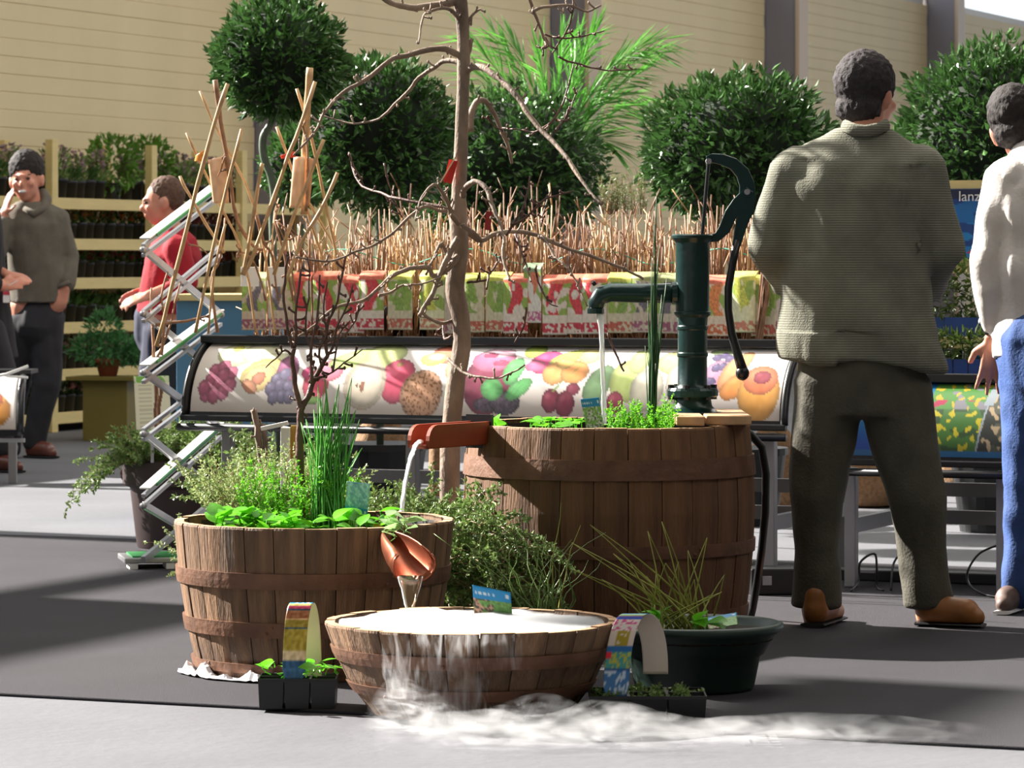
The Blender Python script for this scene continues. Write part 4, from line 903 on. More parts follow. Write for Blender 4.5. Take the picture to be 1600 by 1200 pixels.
BR = [
 ([(716, -60), (745, -100), (790, -125), (840, -160), (860, -210)], 5, 1.3, 0, -.3), ([(722, -140), (690, -170), (640, -190), (600, -240)], 4.5, 1.2, 0, .3), ([(716, -230), (750, -270), (790, -290)], 3.5, 1.2, 0, -.2), ([(815, -30), (800, -70), (770, -105)], 3.5, 3, .1, -.2), ([(718, -320), (690, -360), (670, -420)], 2.5, 1, 0, .1),
 ([(722, 88), (700, 78), (672, 78), (640, 85), (612, 93), (583, 115), (560, 130), (535, 145), (518, 160), (503, 185), (492, 205), (478, 222), (460, 242)], 6, 1.6, 0, -.3),
 ([(722, 100), (700, 94), (680, 104), (655, 122), (635, 145), (615, 165), (598, 182), (575, 192), (545, 192), (500, 180)], 5, 1.2, 0, .35),
 ([(720, 2), (695, 6), (672, 10), (640, 12), (610, 4), (585, -12)], 8, 4, 0, -.1),
 ([(722, 35), (708, 18), (695, 13), (672, 17), (662, 25), (657, 45), (654, 68)], 4, 1.3, 0, -.3),
 ([(728, 112), (742, 104), (758, 107), (778, 122), (800, 142), (822, 172), (845, 203), (868, 225), (885, 245), (902, 272), (920, 298), (940, 320)], 6.5, 2.5, 0, -.5),
 ([(730, 45), (735, 28), (745, 17), (753, 14)], 3, 1.5, 0, 0),
 ([(815, -30), (826, -5), (834, 18), (843, 40), (852, 62), (858, 72)], 3.5, 2, .1, .2),
 ([(832, 17), (852, 11), (876, 8), (895, 9), (918, 18), (940, 9)], 3, 1.6, .1, .2),
 ([(896, 10), (892, 35), (880, 58), (862, 84)], 2, 1.2, .15, .2),
 ([(851, 53), (876, 60), (905, 58), (945, 48)], 2, 1, .2, .2),
 ([(858, 70), (850, 75), (846, 74)], 1.8, 1.5, .2, .2), ([(852, 58), (860, 72), (868, 75)], 1.5, 1, .2, .2),
 ([(845, 203), (862, 190), (878, 165), (888, 135), (897, 100)], 2.5, 1, -.2, -.1),
 ([(868, 206), (878, 190), (888, 178), (903, 140)], 2, 1, -.2, -.1),
 ([(873, 88), (895, 98), (925, 105), (960, 110), (995, 107)], 2, 1, 0, .1),
 ([(735, 205), (737, 178), (745, 160), (757, 158), (768, 170), (777, 190), (788, 215), (797, 240), (800, 255)], 7, 2.5, .06, .15),
 ([(738, 60), (728, 95)], 3, 4, 0, 0),
 ([(724, 305), (726, 295), (735, 286), (748, 285), (760, 295), (767, 315), (775, 335), (782, 355), (788, 378), (785, 400), (792, 425), (797, 438)], 5.5, 2, -.05, -.35),
 ([(716, 350), (706, 335), (700, 315), (688, 297), (678, 288), (664, 302), (655, 320), (650, 345)], 4.5, 1.5, -.04, -.3),
 ([(716, 335), (703, 328), (688, 330), (668, 322), (648, 333), (628, 350), (612, 365), (590, 380), (565, 390), (540, 400), (515, 408), (488, 406), (462, 402)], 3.5, 1.5, 0, -.25),
 ([(716, 372), (700, 400), (685, 435), (675, 462), (662, 480), (655, 495)], 5.5, 3, -.05, -.15),
 ([(716, 400), (700, 420), (678, 430), (668, 418), (640, 420), (612, 432), (592, 450), (570, 467), (548, 474), (525, 480), (505, 495), (490, 510), (470, 522), (452, 535)], 5.5, 1.5, -.03, -.4),
 ([(592, 462), (610, 458), (630, 446), (660, 443), (690, 432)], 3, 1.2, -.2, -.1),
 ([(562, 475), (555, 500), (540, 520), (518, 535), (495, 542)], 2, 1, -.3, -.4),
 ([(712, 420), (698, 395), (690, 380), (682, 392), (674, 410), (665, 430)], 3.5, 2, -.02, -.12),
 ([(718, 352), (735, 365), (752, 376), (775, 366), (800, 362), (832, 366), (860, 376), (885, 388), (912, 396), (945, 408), (975, 420), (1005, 436)], 5.5, 2, 0, .15),
 ([(722, 350), (738, 362), (752, 378)], 4.5, 3.5, -.04, -.04),
 ([(790, 368), (802, 350), (812, 335), (820, 315), (826, 295), (829, 275)], 2.6, 1.2, -.1, -.1),
 ([(800, 352), (820, 342), (838, 325), (852, 312), (868, 306), (895, 300)], 2.6, 1.2, -.1, -.2),
 ([(845, 370), (858, 385), (866, 400), (880, 412), (895, 430), (905, 450), (918, 478)], 3, 1.2, -.05, -.2),
 ([(805, 366), (812, 385), (820, 405), (826, 425), (830, 440)], 2.2, 1.2, -.05, -.2),
 ([(783, 400), (772, 420), (764, 430), (760, 452)], 2.4, 1.3, -.2, -.3),
 ([(764, 436), (745, 440), (730, 442)], 1.5, 2, -.1, 0),
 ([(838, 415), (842, 440), (855, 470), (872, 478)], 1.8, 1, -.1, -.2),
 ([(700, 560), (712, 572), (730, 584), (750, 590), (780, 590), (800, 582), (820, 570)], 3, 1.3, -.15, -.4),
 ([(710, 500), (690, 505), (668, 495), (652, 482)], 3.5, 2.5, 0, 0),
 ([(705, 525), (695, 530), (692, 505)], 2.5, 1.5, 0, .1),
 ([(822, 480), (818, 510), (804, 535)], 2, 1.2, -.2, -.2),
 ([(950, 520), (958, 545), (970, 570), (975, 580)], 2, 1.6, .2, .2),
 ([(786, 205), (770, 195), (762, 180)], 1.5, 1, .1, .1),
 ([(545, 238), (560, 285), (590, 300), (620, 310), (700, 325)], 1.2, 2.8, .5, .1),
 ([(545, 240), (552, 258), (568, 290)], 2, 1.2, .4, .4), ([(600, 255), (610, 300), (628, 340)], 1.5, 1, .4, .4),
 ([(785, 200), (800, 202), (830, 206), (850, 198)], 1.4, 1, .1, -.1), ([(860, 300), (850, 330), (845, 360)], 1.5, 1, .2, .1)]
for pts, r0, r1, e0, e1 in BR: branch(pts, r0, r1, TD+e0, TD+e1, tree, M_bark if r0 > 2.8 else M_twig)
# red plastic tag tied to the tree + second
t = thing('tree_tag', 'red plastic tag tied round the bare tree trunk', 'tag', W(704, 260, TD-.05))
MB().box(W(704, 268, TD-.04), (.028, .004, .075), 0, tilt=(0, .25)).build('red_plate', mat('red_plastic', (196, 44, 36), .4, .1, 8), t)
MB().beam(W(688, 285, TD-.05), W(712, 245, TD-.05), .012, .004).build('cream_strip', mat('cream_plastic', (225, 205, 170), .5, .05, 8), t)
t = thing('tree_tag', 'dark red tag hanging from the branch right of the trunk', 'tag', W(764, 335, TD-.1))
MB().box(W(763, 345, TD-.1), (.02, .003, .06), 0, tilt=(0, .1)).build('red_plate', mat('dark_red_plastic', (150, 40, 40), .5, .1, 8), t)
MB().tube([W(763, 330, TD-.1), W(758, 300, TD-.1)], .001, 4).build('string', M_black, t)
# young tree in the left barrel
yt = thing('young_tree', 'slim reddish brown young tree growing in the left barrel', 'tree', (-.58, 10.55, .375))
YD = 10.55
for pts, r0, r1 in [([(471, 826), (470, 760), (468, 700), (470, 650), (474, 632)], 6.5, 5), ([(473, 640), (464, 618), (459, 590), (457, 560), (459, 545)], 4.5, 3),
  ([(459, 550), (452, 530), (447, 500), (444, 470), (446, 430), (452, 400)], 2.6, 1.4), ([(459, 548), (463, 520), (462, 490), (466, 455), (470, 420)], 2.5, 1.4), ([(458, 560), (446, 548), (430, 560), (415, 575)], 2, .8),
  ([(474, 632), (484, 615), (489, 598), (494, 585), (503, 570), (512, 555)], 4.5, 3), ([(489, 600), (487, 570), (487, 540), (494, 505), (498, 470), (500, 430)], 3, 1.3),
  ([(512, 555), (508, 530), (515, 500), (528, 470), (535, 430), (540, 400)], 2.6, 1.2), ([(512, 556), (520, 540), (527, 510), (540, 480), (552, 445)], 2.2, 1), ([(490, 592), (505, 588), (520, 580), (545, 560), (566, 547)], 2, .8),
  ([(503, 572), (500, 545), (510, 520), (506, 480), (512, 440)], 2, 1), ([(487, 545), (478, 520), (480, 480), (484, 440), (480, 400)], 1.8, .9), ([(520, 580), (524, 550), (532, 520), (548, 500)], 1.6, .8)]:
    branch(pts, r0, r1, YD, YD+R.uniform(-.08, .08), yt, M_twig, 'branch' if r0 < 6 else 'trunk', k=3)

# ------------------------------------------------------------------ fruit display table
PT = math.sin(math.radians(75)); PC_ = 1-math.cos(math.radians(75))
def prof_base(v):        # v 0 top .. 1 bottom -> (off, z)
    a = math.radians(75*(1-v)); return .2*(1-math.cos(a))/PC_, .56+.265*math.sin(a)/PT
def seg_ell(px, py, cx, cy, rx, ry, rot=0):
    dx = px-cx; dy = py-cy
    if rot: c, s = math.cos(rot), math.sin(rot); dx, dy = dx*c+dy*s, -dx*s+dy*c
    q = (dx/rx)**2+(dy/ry)**2
    return q
FR = []
def F(cx, cy, rx, ry, c, rot=0, hl=.25, spec=0): FR.append((cx, cy, rx, ry, c, rot, hl, spec))
F(350, 572, 32, 24, (226, 236, 176)); F(385, 570, 30, 22, (240, 244, 200)); F(345, 562, 8, 8, (224, 220, 90)); F(415, 585, 26, 14, (236, 240, 190))
for x, y in ((318, 634), (325, 602), (337, 596), (352, 606), (322, 616), (336, 622), (353, 622), (314, 626), (344, 632), (330, 636), (340, 609)): F(x, y, 10, 10.5, (168, 70, 104), 0, .5)
F(400, 605, 34, 22, (238, 216, 110), -.3); F(397, 612, 27, 19, (240, 206, 130), -.3); F(396, 613, 11, 9, (206, 116, 84), -.5); F(384, 624, 14, 8, (206, 130, 90), .5)
F(438, 600, 17, 24, (136, 60, 106), -.2, .5)
for x, y in ((425, 614), (436, 607), (418, 626), (432, 622), (445, 624), (424, 637), (438, 636), (449, 636)): F(x, y, 9, 9.5, (92, 84, 118), 0, .5)
F(488, 620, 20, 22, (226, 62, 92), .3, .5); F(470, 604, 8, 9, (214, 60, 120)); F(505, 600, 22, 16, (232, 110, 140)); F(484, 640, 14, 5, (120, 170, 70))
F(540, 578, 42, 16, (186, 214, 112), -.35); F(582, 572, 32, 26, (216, 232, 140)); F(613, 612, 28, 31, (226, 60, 96), 0, .6); F(612, 590, 5, 4, (150, 110, 60)); F(564, 618, 33, 33, (250, 226, 196)); F(564, 618, 29, 29, (252, 236, 210)); F(561, 622, 4, 7, (150, 90, 60)); F(553, 620, 2, 3, (110, 60, 40))
F(655, 630, 33, 32, (206, 140, 96), 0, .4)
F(678, 568, 24, 20, (236, 116, 84)); F(660, 580, 20, 12, (196, 214, 96)); F(664, 576, 14, 7, (240, 236, 170)); F(700, 590, 16, 24, (238, 200, 150))
F(756, 612, 38, 44, (124, 26, 56), 0, .15); F(756, 580, 34, 20, (214, 96, 140)); F(760, 566, 26, 10, (240, 190, 210)); F(748, 572, 12, 5, (160, 40, 80)); F(770, 586, 14, 5, (170, 50, 90))
F(814, 560, 17, 17, (178, 204, 70)); F(840, 582, 25, 20, (214, 50, 116), -.3); F(824, 590, 16, 9, (230, 90, 140))
F(876, 572, 34, 12, (206, 214, 80), -.4); F(905, 570, 18, 16, (226, 210, 130)); F(858, 600, 19, 17, (250, 168, 84)); F(889, 598, 22, 17, (250, 156, 70)); F(870, 585, 14, 9, (246, 190, 90))
F(760, 642, 22, 9, (70, 50, 70)); F(787, 640, 25, 15, (58, 44, 60)); F(793, 597, 15, 21, (86, 186, 92), .25); F(765, 623, 18, 14, (80, 180, 84), .3); F(807, 622, 22, 11, (84, 186, 90), -.55)
F(930, 615, 19, 30, (96, 140, 84), .5); F(892, 622, 11, 8, (120, 24, 48)); F(859, 636, 14, 15, (132, 24, 50), 0, .5, 1); F(882, 640, 15, 16, (126, 20, 46), 0, .5, 1)
F(974, 608, 27, 30, (184, 206, 104)); F(986, 578, 17, 22, (190, 210, 116)); F(985, 552, 3, 7, (90, 70, 50)); F(1008, 620, 26, 28, (228, 222, 196)); F(960, 638, 14, 14, (136, 24, 48), 0, .5, 1)
F(1040, 580, 26, 20, (206, 222, 130)); F(1052, 564, 20, 7, (222, 228, 120)); F(1062, 610, 26, 30, (240, 232, 210))
F(1118, 600, 26, 24, (196, 130, 170)); F(1112, 560, 22, 8, (110, 130, 80))
for x, y in ((1105, 572), (1116, 568), (1126, 574), (1110, 590), (1106, 610), (1098, 622), (1120, 588)): F(x, y, 8, 7, (64, 50, 96), 0, .5)
F(1140, 590, 16, 36, (242, 150, 90), .55); F(1148, 614, 28, 15, (240, 136, 50), -.5); F(1184, 624, 33, 34, (250, 166, 60)); F(1184, 606, 27, 20, (236, 110, 60)); F(1186, 603, 14, 9, (140, 34, 50))
BUCK = {}
for s in FR:
    m_ = max(s[2], s[3])
    for k in range(int((s[0]-m_)//20), int((s[0]+m_)//20)+1): BUCK.setdefault(k, []).append(s)
LEAFS = ((793, 597), (765, 623), (807, 622))
def fruit(x, y):
    if x > 1160 and y < 594: base = (238, 232, 230)
    else: base = (244-max(0, y-610)*.9, 238-max(0, y-610)*1.1, 232-max(0, y-610)*1.2)
    if 1155 < x: base = tuple(b-12 for b in base)
    col = base
    for (cx, cy, rx, ry, c, rot, hl, sp) in BUCK.get(int(x//20), ()):
        q = seg_ell(x, y, cx, cy, rx, ry, rot)
        if q < 1:
            k = 1-.38*q*q; g = 0
            qh = seg_ell(x, y, cx-rx*.35, cy-ry*.4, rx*.45, ry*.35)
            if qh < 1: g = hl*(1-qh)*70
            n_ = noise.noise(Vector((x*.11, y*.11, cx)))*14
            if (cx, cy) in LEAFS and abs(((x-cx)*math.cos(rot+1.2)+(y-cy)*math.sin(rot+1.2)) % 6) < 1.1: k *= .9
            if cx == 655: n_ += -70 if noise.noise(Vector((x*.28, y*.28, 3))) > .22 else 20
            if cy in (642, 640) and c[0] < 75: n_ += 40*noise.noise(Vector((x*.7, y*.7, 1)))
            col = tuple(min(255, max(0, v*k+g+n_)) for v in c)
            if cx == 1184 and c[0] > 245:
                rr_ = math.hypot(x-1186, (y-603)*1.3); 
                if rr_ < 26: col = (226, 80+rr_*3, 60)
    if 848 < x < 900 and abs((y-624)+(x-862)*1.0) < 1.2 and y < 626: col = (110, 150, 60)
    return tuple(max(0, min(255, c)) for c in col)
def display_table(name, label, cat, x0, x1, colfn, depth=.75, frame=M_black, ncol=460, legs=(), dz=0.0, ztop=.825):
    def prof_pt(v):
        o, z = prof_base(v); return o, z+dz
    t = thing(name, label, cat, TB((x0+x1)/2, .3, 0))
    def fn(u, v):
        o, z = prof_pt(.04+.92*v); p = TB(x0+8+(x1-x0-16)*u, o, z); return p-AX*.003+Vector((0, 0, .001))
    printed('print', fn, ncol, 56, lambda u, v: colfn(u, v), t)
    # solid curved backing
    mb = MB(); n_ = 10; vs = []
    for xe in (x0+3, x1-3):
        for k in range(n_+1): o, z = prof_pt(k/n_); vs.append(TB(xe, o, z))
        for k in range(n_+1): o, z = prof_pt(1-k/n_); vs.append(TB(xe, o+.02, z-.004))
    L = 2*(n_+1); mb.add(vs, [(i, (i+1) % L, L+(i+1) % L, L+i) for i in range(L)]+[tuple(range(L-1, -1, -1)), tuple(range(L, 2*L))]); mb.build('curved_panel', frame, t)
    for xe, w in ((x0, .022), (x1, .022)):
        pts = [TB(xe, prof_pt(k/12)[0]-.004, prof_pt(k/12)[1]) for k in range(13)]
        MB().tube(pts, .014, 8, flat=1.3).build('end_frame', frame, t, smooth=True)
    MB().beam(TB(x0-6, .17, ztop+.012), TB(x1+6, .17, ztop+.012), .05, .03).build('top_rail', frame, t, bevel=.004)
    MB().beam(TB(x0-4, -.012, .553+dz), TB(x1+4, -.012, .553+dz), .03, .022).build('bottom_rail', frame, t, bevel=.004)
    MB().tube([TB(x0-6, -.03, .520+dz), TB(x1+6, -.03, .520+dz)], .014, 10).build('lower_bar', frame, t, smooth=True)
    c_ = (TB(x0, 0, 0)+TB(x1, 0, 0))/2; ln = (TB(x1, 0, 0)-TB(x0, 0, 0)).length
    cc = TB((x0+x1)/2, 0, 0)
    MB().box(Vector((c_.x, c_.y, 0))+AX*(.22+depth/2)+Vector((0, 0, ztop-.015)), (ln, depth, .03), ROT_B).build('table_top', frame, t)
    for xl in legs:
        for of in (.06, .2+depth-.05):
            p = TB(xl, of, 0); MB().beam(p+Vector((0, 0, FZ+.001 if of < .3 else .001)), p+Vector((0, 0, ztop-.03 if of > .3 else .53+dz)), .04, .04, up=AX).build('leg', M_grey, t, bevel=.004)
        MB().beam(TB(xl, .08, .22), TB(xl, .2+depth-.07, .22), .03, .05).build('stretcher', M_grey, t)
    if len(legs) > 1:
        for of, z in ((.2+depth-.05, .30), (.2+depth-.05, .2)):
            MB().beam(TB(legs[0], of, z), TB(legs[-1], of, z), .03, .05).build('crossbar', M_grey, t)
    return t
display_table('fruit_display_table', 'long display table with curved front panel printed with fruit', 'table', 290, 1226,
    lambda u, v: tuple(c*.8+51 for c in fruit(296+924*u, 546+110*v)), legs=(345, 634, 905, 1195))
# plants offered on it: packed bare shrubs, each with its card
def card_col(kind, ck):
    P = {'red': ((214, 40, 52), (236, 226, 210), (240, 110, 80), (200, 30, 50)), 'pink': ((214, 60, 96), (236, 216, 200), (232, 90, 120), (180, 40, 80)),
         'green': ((120, 160, 50), (214, 206, 170), (214, 220, 80), (190, 80, 60)), 'lime': ((206, 214, 70), (236, 240, 190), (226, 230, 90), (210, 120, 90)),
         'dark': ((90, 84, 96), (206, 192, 170), (160, 170, 100), (150, 70, 100)), 'peach': ((240, 130, 60), (240, 220, 190), (240, 110, 80), (214, 90, 40)), 'magazine': ((220, 110, 70), (240, 236, 226), (120, 150, 110), (200, 90, 140))}[kind]
    def f(u, v):
        if v < .14: c = P[2]
        elif v > .96: c = P[1]
        elif v > .80: c = P[3] if noise.noise(Vector((u*8, v*18, ck*3.1))) > -.12 else P[1]
        elif v > .66: c = P[1]
        else:
            n_ = noise.noise(Vector((u*3.2, v*4.5, ck*1.7)))
            wv = abs(u-.5-.12*math.sin(v*9+ck)) < .26-.1*v
            c = P[0] if wv and n_ > -.35 else (140, 176, 66) if n_ > .02 else P[1]
            if wv and c == P[0]: k = 1+.35*noise.noise(Vector((u*22, v*26, ck))); c = tuple(x*k for x in c)
        n2 = noise.noise(Vector((u*12, v*14, ck+9)))*22
        return tuple(max(0, min(255, x*.82+44+n2)) for x in c)
    return f
def stems(mb, base, n, h0, h1, sp, m=None, r=.0045):
    for _ in range(n):
        b = base+AX*R.uniform(-.025, .03)+(TB(900, 0, 0)-TB(800, 0, 0)).normalized()*R.uniform(-.035, .035)
        h = R.uniform(h0, h1); d = Vector((R.gauss(0, sp), R.gauss(0, sp), 1)); pts = [b]; rr = [r]
        for k in range(1, 5):
            pts.append(b+d*(h*k/4)+Vector((R.gauss(0, .006), R.gauss(0, .006), 0))); rr.append(r*(1-.1*k))
        mb.tube(pts, rr, 5)
        for k in range(2):
            if R.random() < .7:
                p = pts[R.randint(1, 4)]; q = p+Vector((R.gauss(0, .03), R.gauss(0, .03), R.uniform(.03, .09))); mb.tube([p, q], [r*.6, r*.4], 4)
EXN = {'red': 'red berry', 'pink': 'pink plum', 'green': 'green gooseberry', 'lime': 'yellow green grape', 'dark': 'dark berry', 'peach': 'orange fruit', 'magazine': 'white paper'}
CARDS = [(348, 'dark'), (390, 'dark'), (419, 'red'), (462, 'red'), (503, 'red'), (534, 'red'), (580, 'green'), (630, 'lime'), (664, 'dark'), (694, 'green'), (735, 'green'), (762, 'red'), (789, 'magazine'), (825, 'red'), (860, 'red'), (888, 'red'), (928, 'green'), (966, 'dark'), (1003, 'dark'), (1040, 'peach'), (1080, 'peach'), (1124, 'lime'), (1156, 'green'), (1192, 'pink')]
CP = [b[0] for b in CARDS]
WIDTH = {}
ORD = ['first', 'second', 'third', 'fourth', 'fifth', 'sixth', 'seventh', 'eighth', 'ninth', 'tenth', 'eleventh', 'twelfth']
cnt = {}
for i, (x, kd) in enumerate(CARDS):
    cnt[kd] = cnt.get(kd, 0)+1; tot = sum(1 for _, k in CARDS if k == kd)
    lb = ('%s bare shrub pack with %s card in the front row' % ((ORD[cnt[kd]-1] if tot > 1 else 'the only'), EXN[kd]))
    if tot > 1: lb += ' from left'
    t = thing('packed_shrub', lb, 'shrub', TB(x, .34, .826), group='packed shrubs in the front row on the fruit table')
    mb = MB(); stems(mb, TB(x, .36, .83), 7, .30, .50, .07); o = mb.build('stems', M_cane2 if i % 3 else M_cane, t, smooth=True); o['kind'] = 'stuff'
    mb = MB(); b = TB(x, .35, .826)
    for _ in range(26):
        q = b+AX*R.uniform(-.05, .03)+Vector((R.uniform(-.04, .04), 0, 0)); mb.tube([q+Vector((0, 0, .001)), q+Vector((R.gauss(0, .008), R.gauss(0, .01), R.uniform(.03, .06)))], [.0025, .0018], 4)
    o = mb.build('roots', M_cane2, t); o['kind'] = 'stuff'
    cw = 19.5 if kd != 'magazine' else 14; wob = R.uniform(-.004, .004); hi = 0 if kd != 'magazine' else .03; ty = R.uniform(-.01, .008)
    def fn(u, v, x=x, cw=cw, wob=wob, hi=hi, ty=ty, i=i):
        bow = .012*math.sin(PI*u)*(1 if i % 2 else -.6)
        off = .255+wob-bow; z = 1.085+hi+ty-.215*v
        if v < .08: off += .03*(1-v/.08); z = 1.085+hi+ty-.215*.08+.018*(1-v/.08)
        return TB(x+(u-.5)*2*cw, off, z)
    printed('card', fn, 26, 44, card_col(kd, i), t, thick=.001)
    if i < 2:
        c = TB(x-2, .232, 1.067); MB().box(c, (.075, .002, .072), ROT_B).build('price_card', M_white, t, bevel=.003)
mes = []
for v in range(5):
    mb = MB(); stems(mb, Vector((0, 0, 0)), 8, .30, .50 if v else .58, .06); mes.append((mb.mesh('stems', mats=[M_cane if v % 2 else M_cane2]), v))
    mb = MB(); mb.lathe([(.001, 0), (.03, .0), (.034, .10), (.026, .13), (.001, .12)], 10); mes[-1] += (mb.mesh('wrapper', mats=[M_blackpl if v % 2 else M_burlap]),)
rows = ((.47, 34, 'bundled bare shrub standing in the second row on the fruit table'), (.60, 34, 'bundled bare shrub standing in the third row on the fruit table'), (.74, 32, 'bundled bare shrub standing in the rear row on the fruit table'))
for ro, n_, lb in rows:
    for i in range(n_):
        x = 340+(1200-340)*(i+R.uniform(-.3, .3))/(n_-1)
        if i == 0: continue
        t = thing('shrub_bundle', lb, 'shrub', TB(x, ro+R.uniform(-.02, .02), .826), group='bundled shrubs '+lb.split('standing ')[1])
        st, v, wr = mes[R.randrange(5)]
        s = bpy.data.objects.new('stems', st); C.objects.link(s); s.parent = t; s.rotation_euler = (0, 0, R.uniform(0, 6)); s.scale = (1, 1, R.uniform(.8, 1.06)*(1 if x > 470 else .8)); s['kind'] = 'stuff'
        s = bpy.data.objects.new('wrapper', wr); C.objects.link(s); s.parent = t
# green ties, grass tuft etc: low tie strings on the rear bundles
t = thing('tie_string', 'turquoise twine running through the bundled bare shrubs', 'string', TB(700, .47, 1.1))
pts = [TB(x, .42+.02*math.sin(x*.05), 1.14+.03*math.sin(x*.031)) for x in range(430, 1190, 20)]
MB().tube(pts, .0022, 5).build('twine', mat('twine', (70, 190, 160), .6, .1, 8), t)

# trellised climbers at the left end
def climber(label, base, canes, twigs, cards, m=M_cane):
    t = thing('trellised_climber', label, 'plant', base)
    for pts, r, d in canes:
        P_ = [W(x, y, d) for x, y in pts]; S = smooth_path(P_, 3)
        S = [p+Vector((noise.noise(p*14), 0, noise.noise(p*15)))*.004 for p in S]
        MB().tube(S, [r*d/6000*(1+.12*math.sin(i*2.2)) for i in range(len(S))], 7).build('cane', m, t, smooth=True)
    for pts, r, d in twigs: branch(pts, r, r*.5, d, d+.05, t, M_cane2, 'twig', k=3)
    for (poly, d, c) in cards:
        A_, B_, C_, D_ = [W(x, y, d) for x, y in poly]
        def cf(u, v, c=c): n_ = noise.noise(Vector((u*4, v*5, c[0])))*28; return tuple(max(0, min(255, q+n_+(18 if v < .3 else 0))) for q in c)
        printed('card', lambda u, v: A_.lerp(B_, u).lerp(C_.lerp(D_, u), v)+Vector((0, -.01*math.sin(PI*u), 0)), 10, 16, cf, t, thick=.0012)
cd = 13.9
climber('left climbing plant on crossed bamboo canes with tan card', TB(345, .34, .826),
 [([(355, 130), (320, 245), (285, 385), (244, 542)], 3.4, 13.72), ([(378, 202), (345, 330), (305, 520)], 2.8, 13.75), ([(290, 207), (330, 290), (380, 400), (400, 520)], 2, 14), ([(312, 142), (345, 215), (400, 330), (430, 520)], 2, 14.05), ([(281, 275), (310, 330), (350, 395)], 2.4, 14), ([(352, 350), (335, 420), (325, 520)], 2, 13.9)],
 [([(336, 125), (345, 190), (357, 260), (365, 320), (378, 360), (398, 385), (412, 390)], 5, 13.95), ([(352, 245), (346, 262), (340, 275)], 2, 13.9), ([(340, 520), (330, 440), (345, 400), (352, 340)], 3.5, 13.98), ([(240, 560), (238, 500), (236, 450)], 3.5, 13.9), ([(252, 555), (258, 500), (252, 465), (262, 425)], 3.2, 13.9), ([(245, 560), (262, 520), (275, 470), (282, 440)], 2.6, 13.9), ([(243, 508), (270, 504), (300, 500), (328, 492)], 3.5, 13.85), ([(295, 382), (310, 385), (325, 398)], 2, 13.9)],
 [([(325, 250), (352, 243), (333, 318), (358, 317)], 13.97, (232, 188, 150)), ([(306, 243), (324, 232), (304, 252), (322, 252)], 13.96, (240, 150, 60))])
climber('right climbing plant on crossed bamboo canes with long tan card', TB(480, .34, .826),
 [([(484, 106), (480, 160), (477, 230), (474, 335)], 5.5, 14.0), ([(492, 128), (462, 215), (430, 300), (395, 400), (380, 430)], 3.2, 13.9), ([(464, 138), (485, 210), (505, 300), (530, 420)], 2.6, 14.05), ([(432, 198), (455, 260), (480, 330), (510, 420)], 2.4, 14.1), ([(506, 218), (480, 285), (458, 340), (428, 430)], 3, 13.86), ([(528, 270), (500, 330), (470, 380), (440, 460)], 3, 13.84), ([(410, 255), (402, 300), (385, 400), (378, 430)], 3.2, 13.9), ([(540, 420), (500, 345), (455, 280)], 2.2, 14.1)],
 [([(478, 330), (482, 270), (478, 220), (470, 190)], 3, 13.95), ([(400, 335), (412, 380), (425, 400), (435, 470)], 3.5, 13.95), ([(458, 470), (445, 400), (430, 345), (437, 320)], 3, 13.95), ([(462, 475), (455, 420), (440, 380), (460, 370), (432, 345)], 3, 13.98), ([(415, 470), (405, 430), (390, 400), (372, 395), (370, 410)], 2.4, 13.9)],
 [([(459, 245), (477, 245), (452, 325), (474, 325)], 13.98, (238, 198, 160)), ([(478, 245), (490, 248), (476, 322), (484, 322)], 13.99, (206, 156, 116)), ([(438, 243), (460, 236), (440, 248), (462, 246)], 13.95, (220, 70, 50))])
# dangling twig lattice behind the cards: tall reddish bundle near the pump
t = thing('twig_bundle', 'tall bundle of reddish twigs standing between green and lime cards', 'twigs', TB(1150, .3, .826))
mb = MB()
for _ in range(16): mb.tube([TB(1150+R.uniform(-6, 6), .235, .83), TB(1158+R.uniform(-9, 9), .235+R.uniform(-.01, .01), 1.0), TB(1163+R.uniform(-12, 12), .25, 1.25+R.uniform(-.1, .05))], [.003, .003, .002], 4)
o = mb.build('twigs', M_cane2, t)

# ------------------------------------------------------------------ zigzag brochure stand
sa = Vector((-1.325, 13.8, 0)); sb = Vector((-1.10, 14.5, 0)); st = thing('zigzag_stand', 'folding zigzag aluminium brochure stand left of the fruit table', 'stand', (-1.25, 14.1, FZ))
def SP(side, y, fr=0):   # side 0 left .. 1 right, image row y
    p = sa.lerp(sb, side); return Vector((p.x, p.y, CAMH-(y-410)*p.y/6000))+Vector((.92, -.3, 0))*fr
Lz = [(380, 460), (520, 612)]
nodes = [(1, 292), (0, 384), (1, 468), (0, 480)]
arms = []   # (side0,y0,side1,y1,face)
ups = [((0, 384), (1, 292), 1), ((0, 487), (1, 385), 0), ((0, 582), (1, 492), 1), ((0, 672), (1, 582), 2), ((0, 775), (1, 668), 1)]
dns = [((0, 390), (1, 492)), ((0, 490), (1, 590)), ((0, 582), (1, 670)), ((0, 678), (1, 775)), ((0, 790), (1, 862)), ((1, 292), (.0, 200))]
for (a, b, k) in ups:
    A_ = SP(*a); B_ = SP(*b)
    for q in (0, .035):
        v = Vector((0, 0, -q)) ; MB().beam(A_+v, B_+v, .016, .014).build('rail', M_alu, st, bevel=.002)
    if k == 1:
        dv = (B_-A_); o = .02
        MB().beam(A_+dv*.02+Vector((.0, 0, .022)), B_-dv*.02+Vector((0, 0, .022)), .042, .006, up=Vector((0, 0, 1))).build('white_brochure_shelf', M_white, st)
        MB().beam(A_+dv*.12+Vector((.0, -.02, .012)), B_-dv*.04+Vector((0, -.02, .012)), .04, .010).build('green_brochure', mat('green_paper', (60, 150, 84), .4, .15, 4), st)
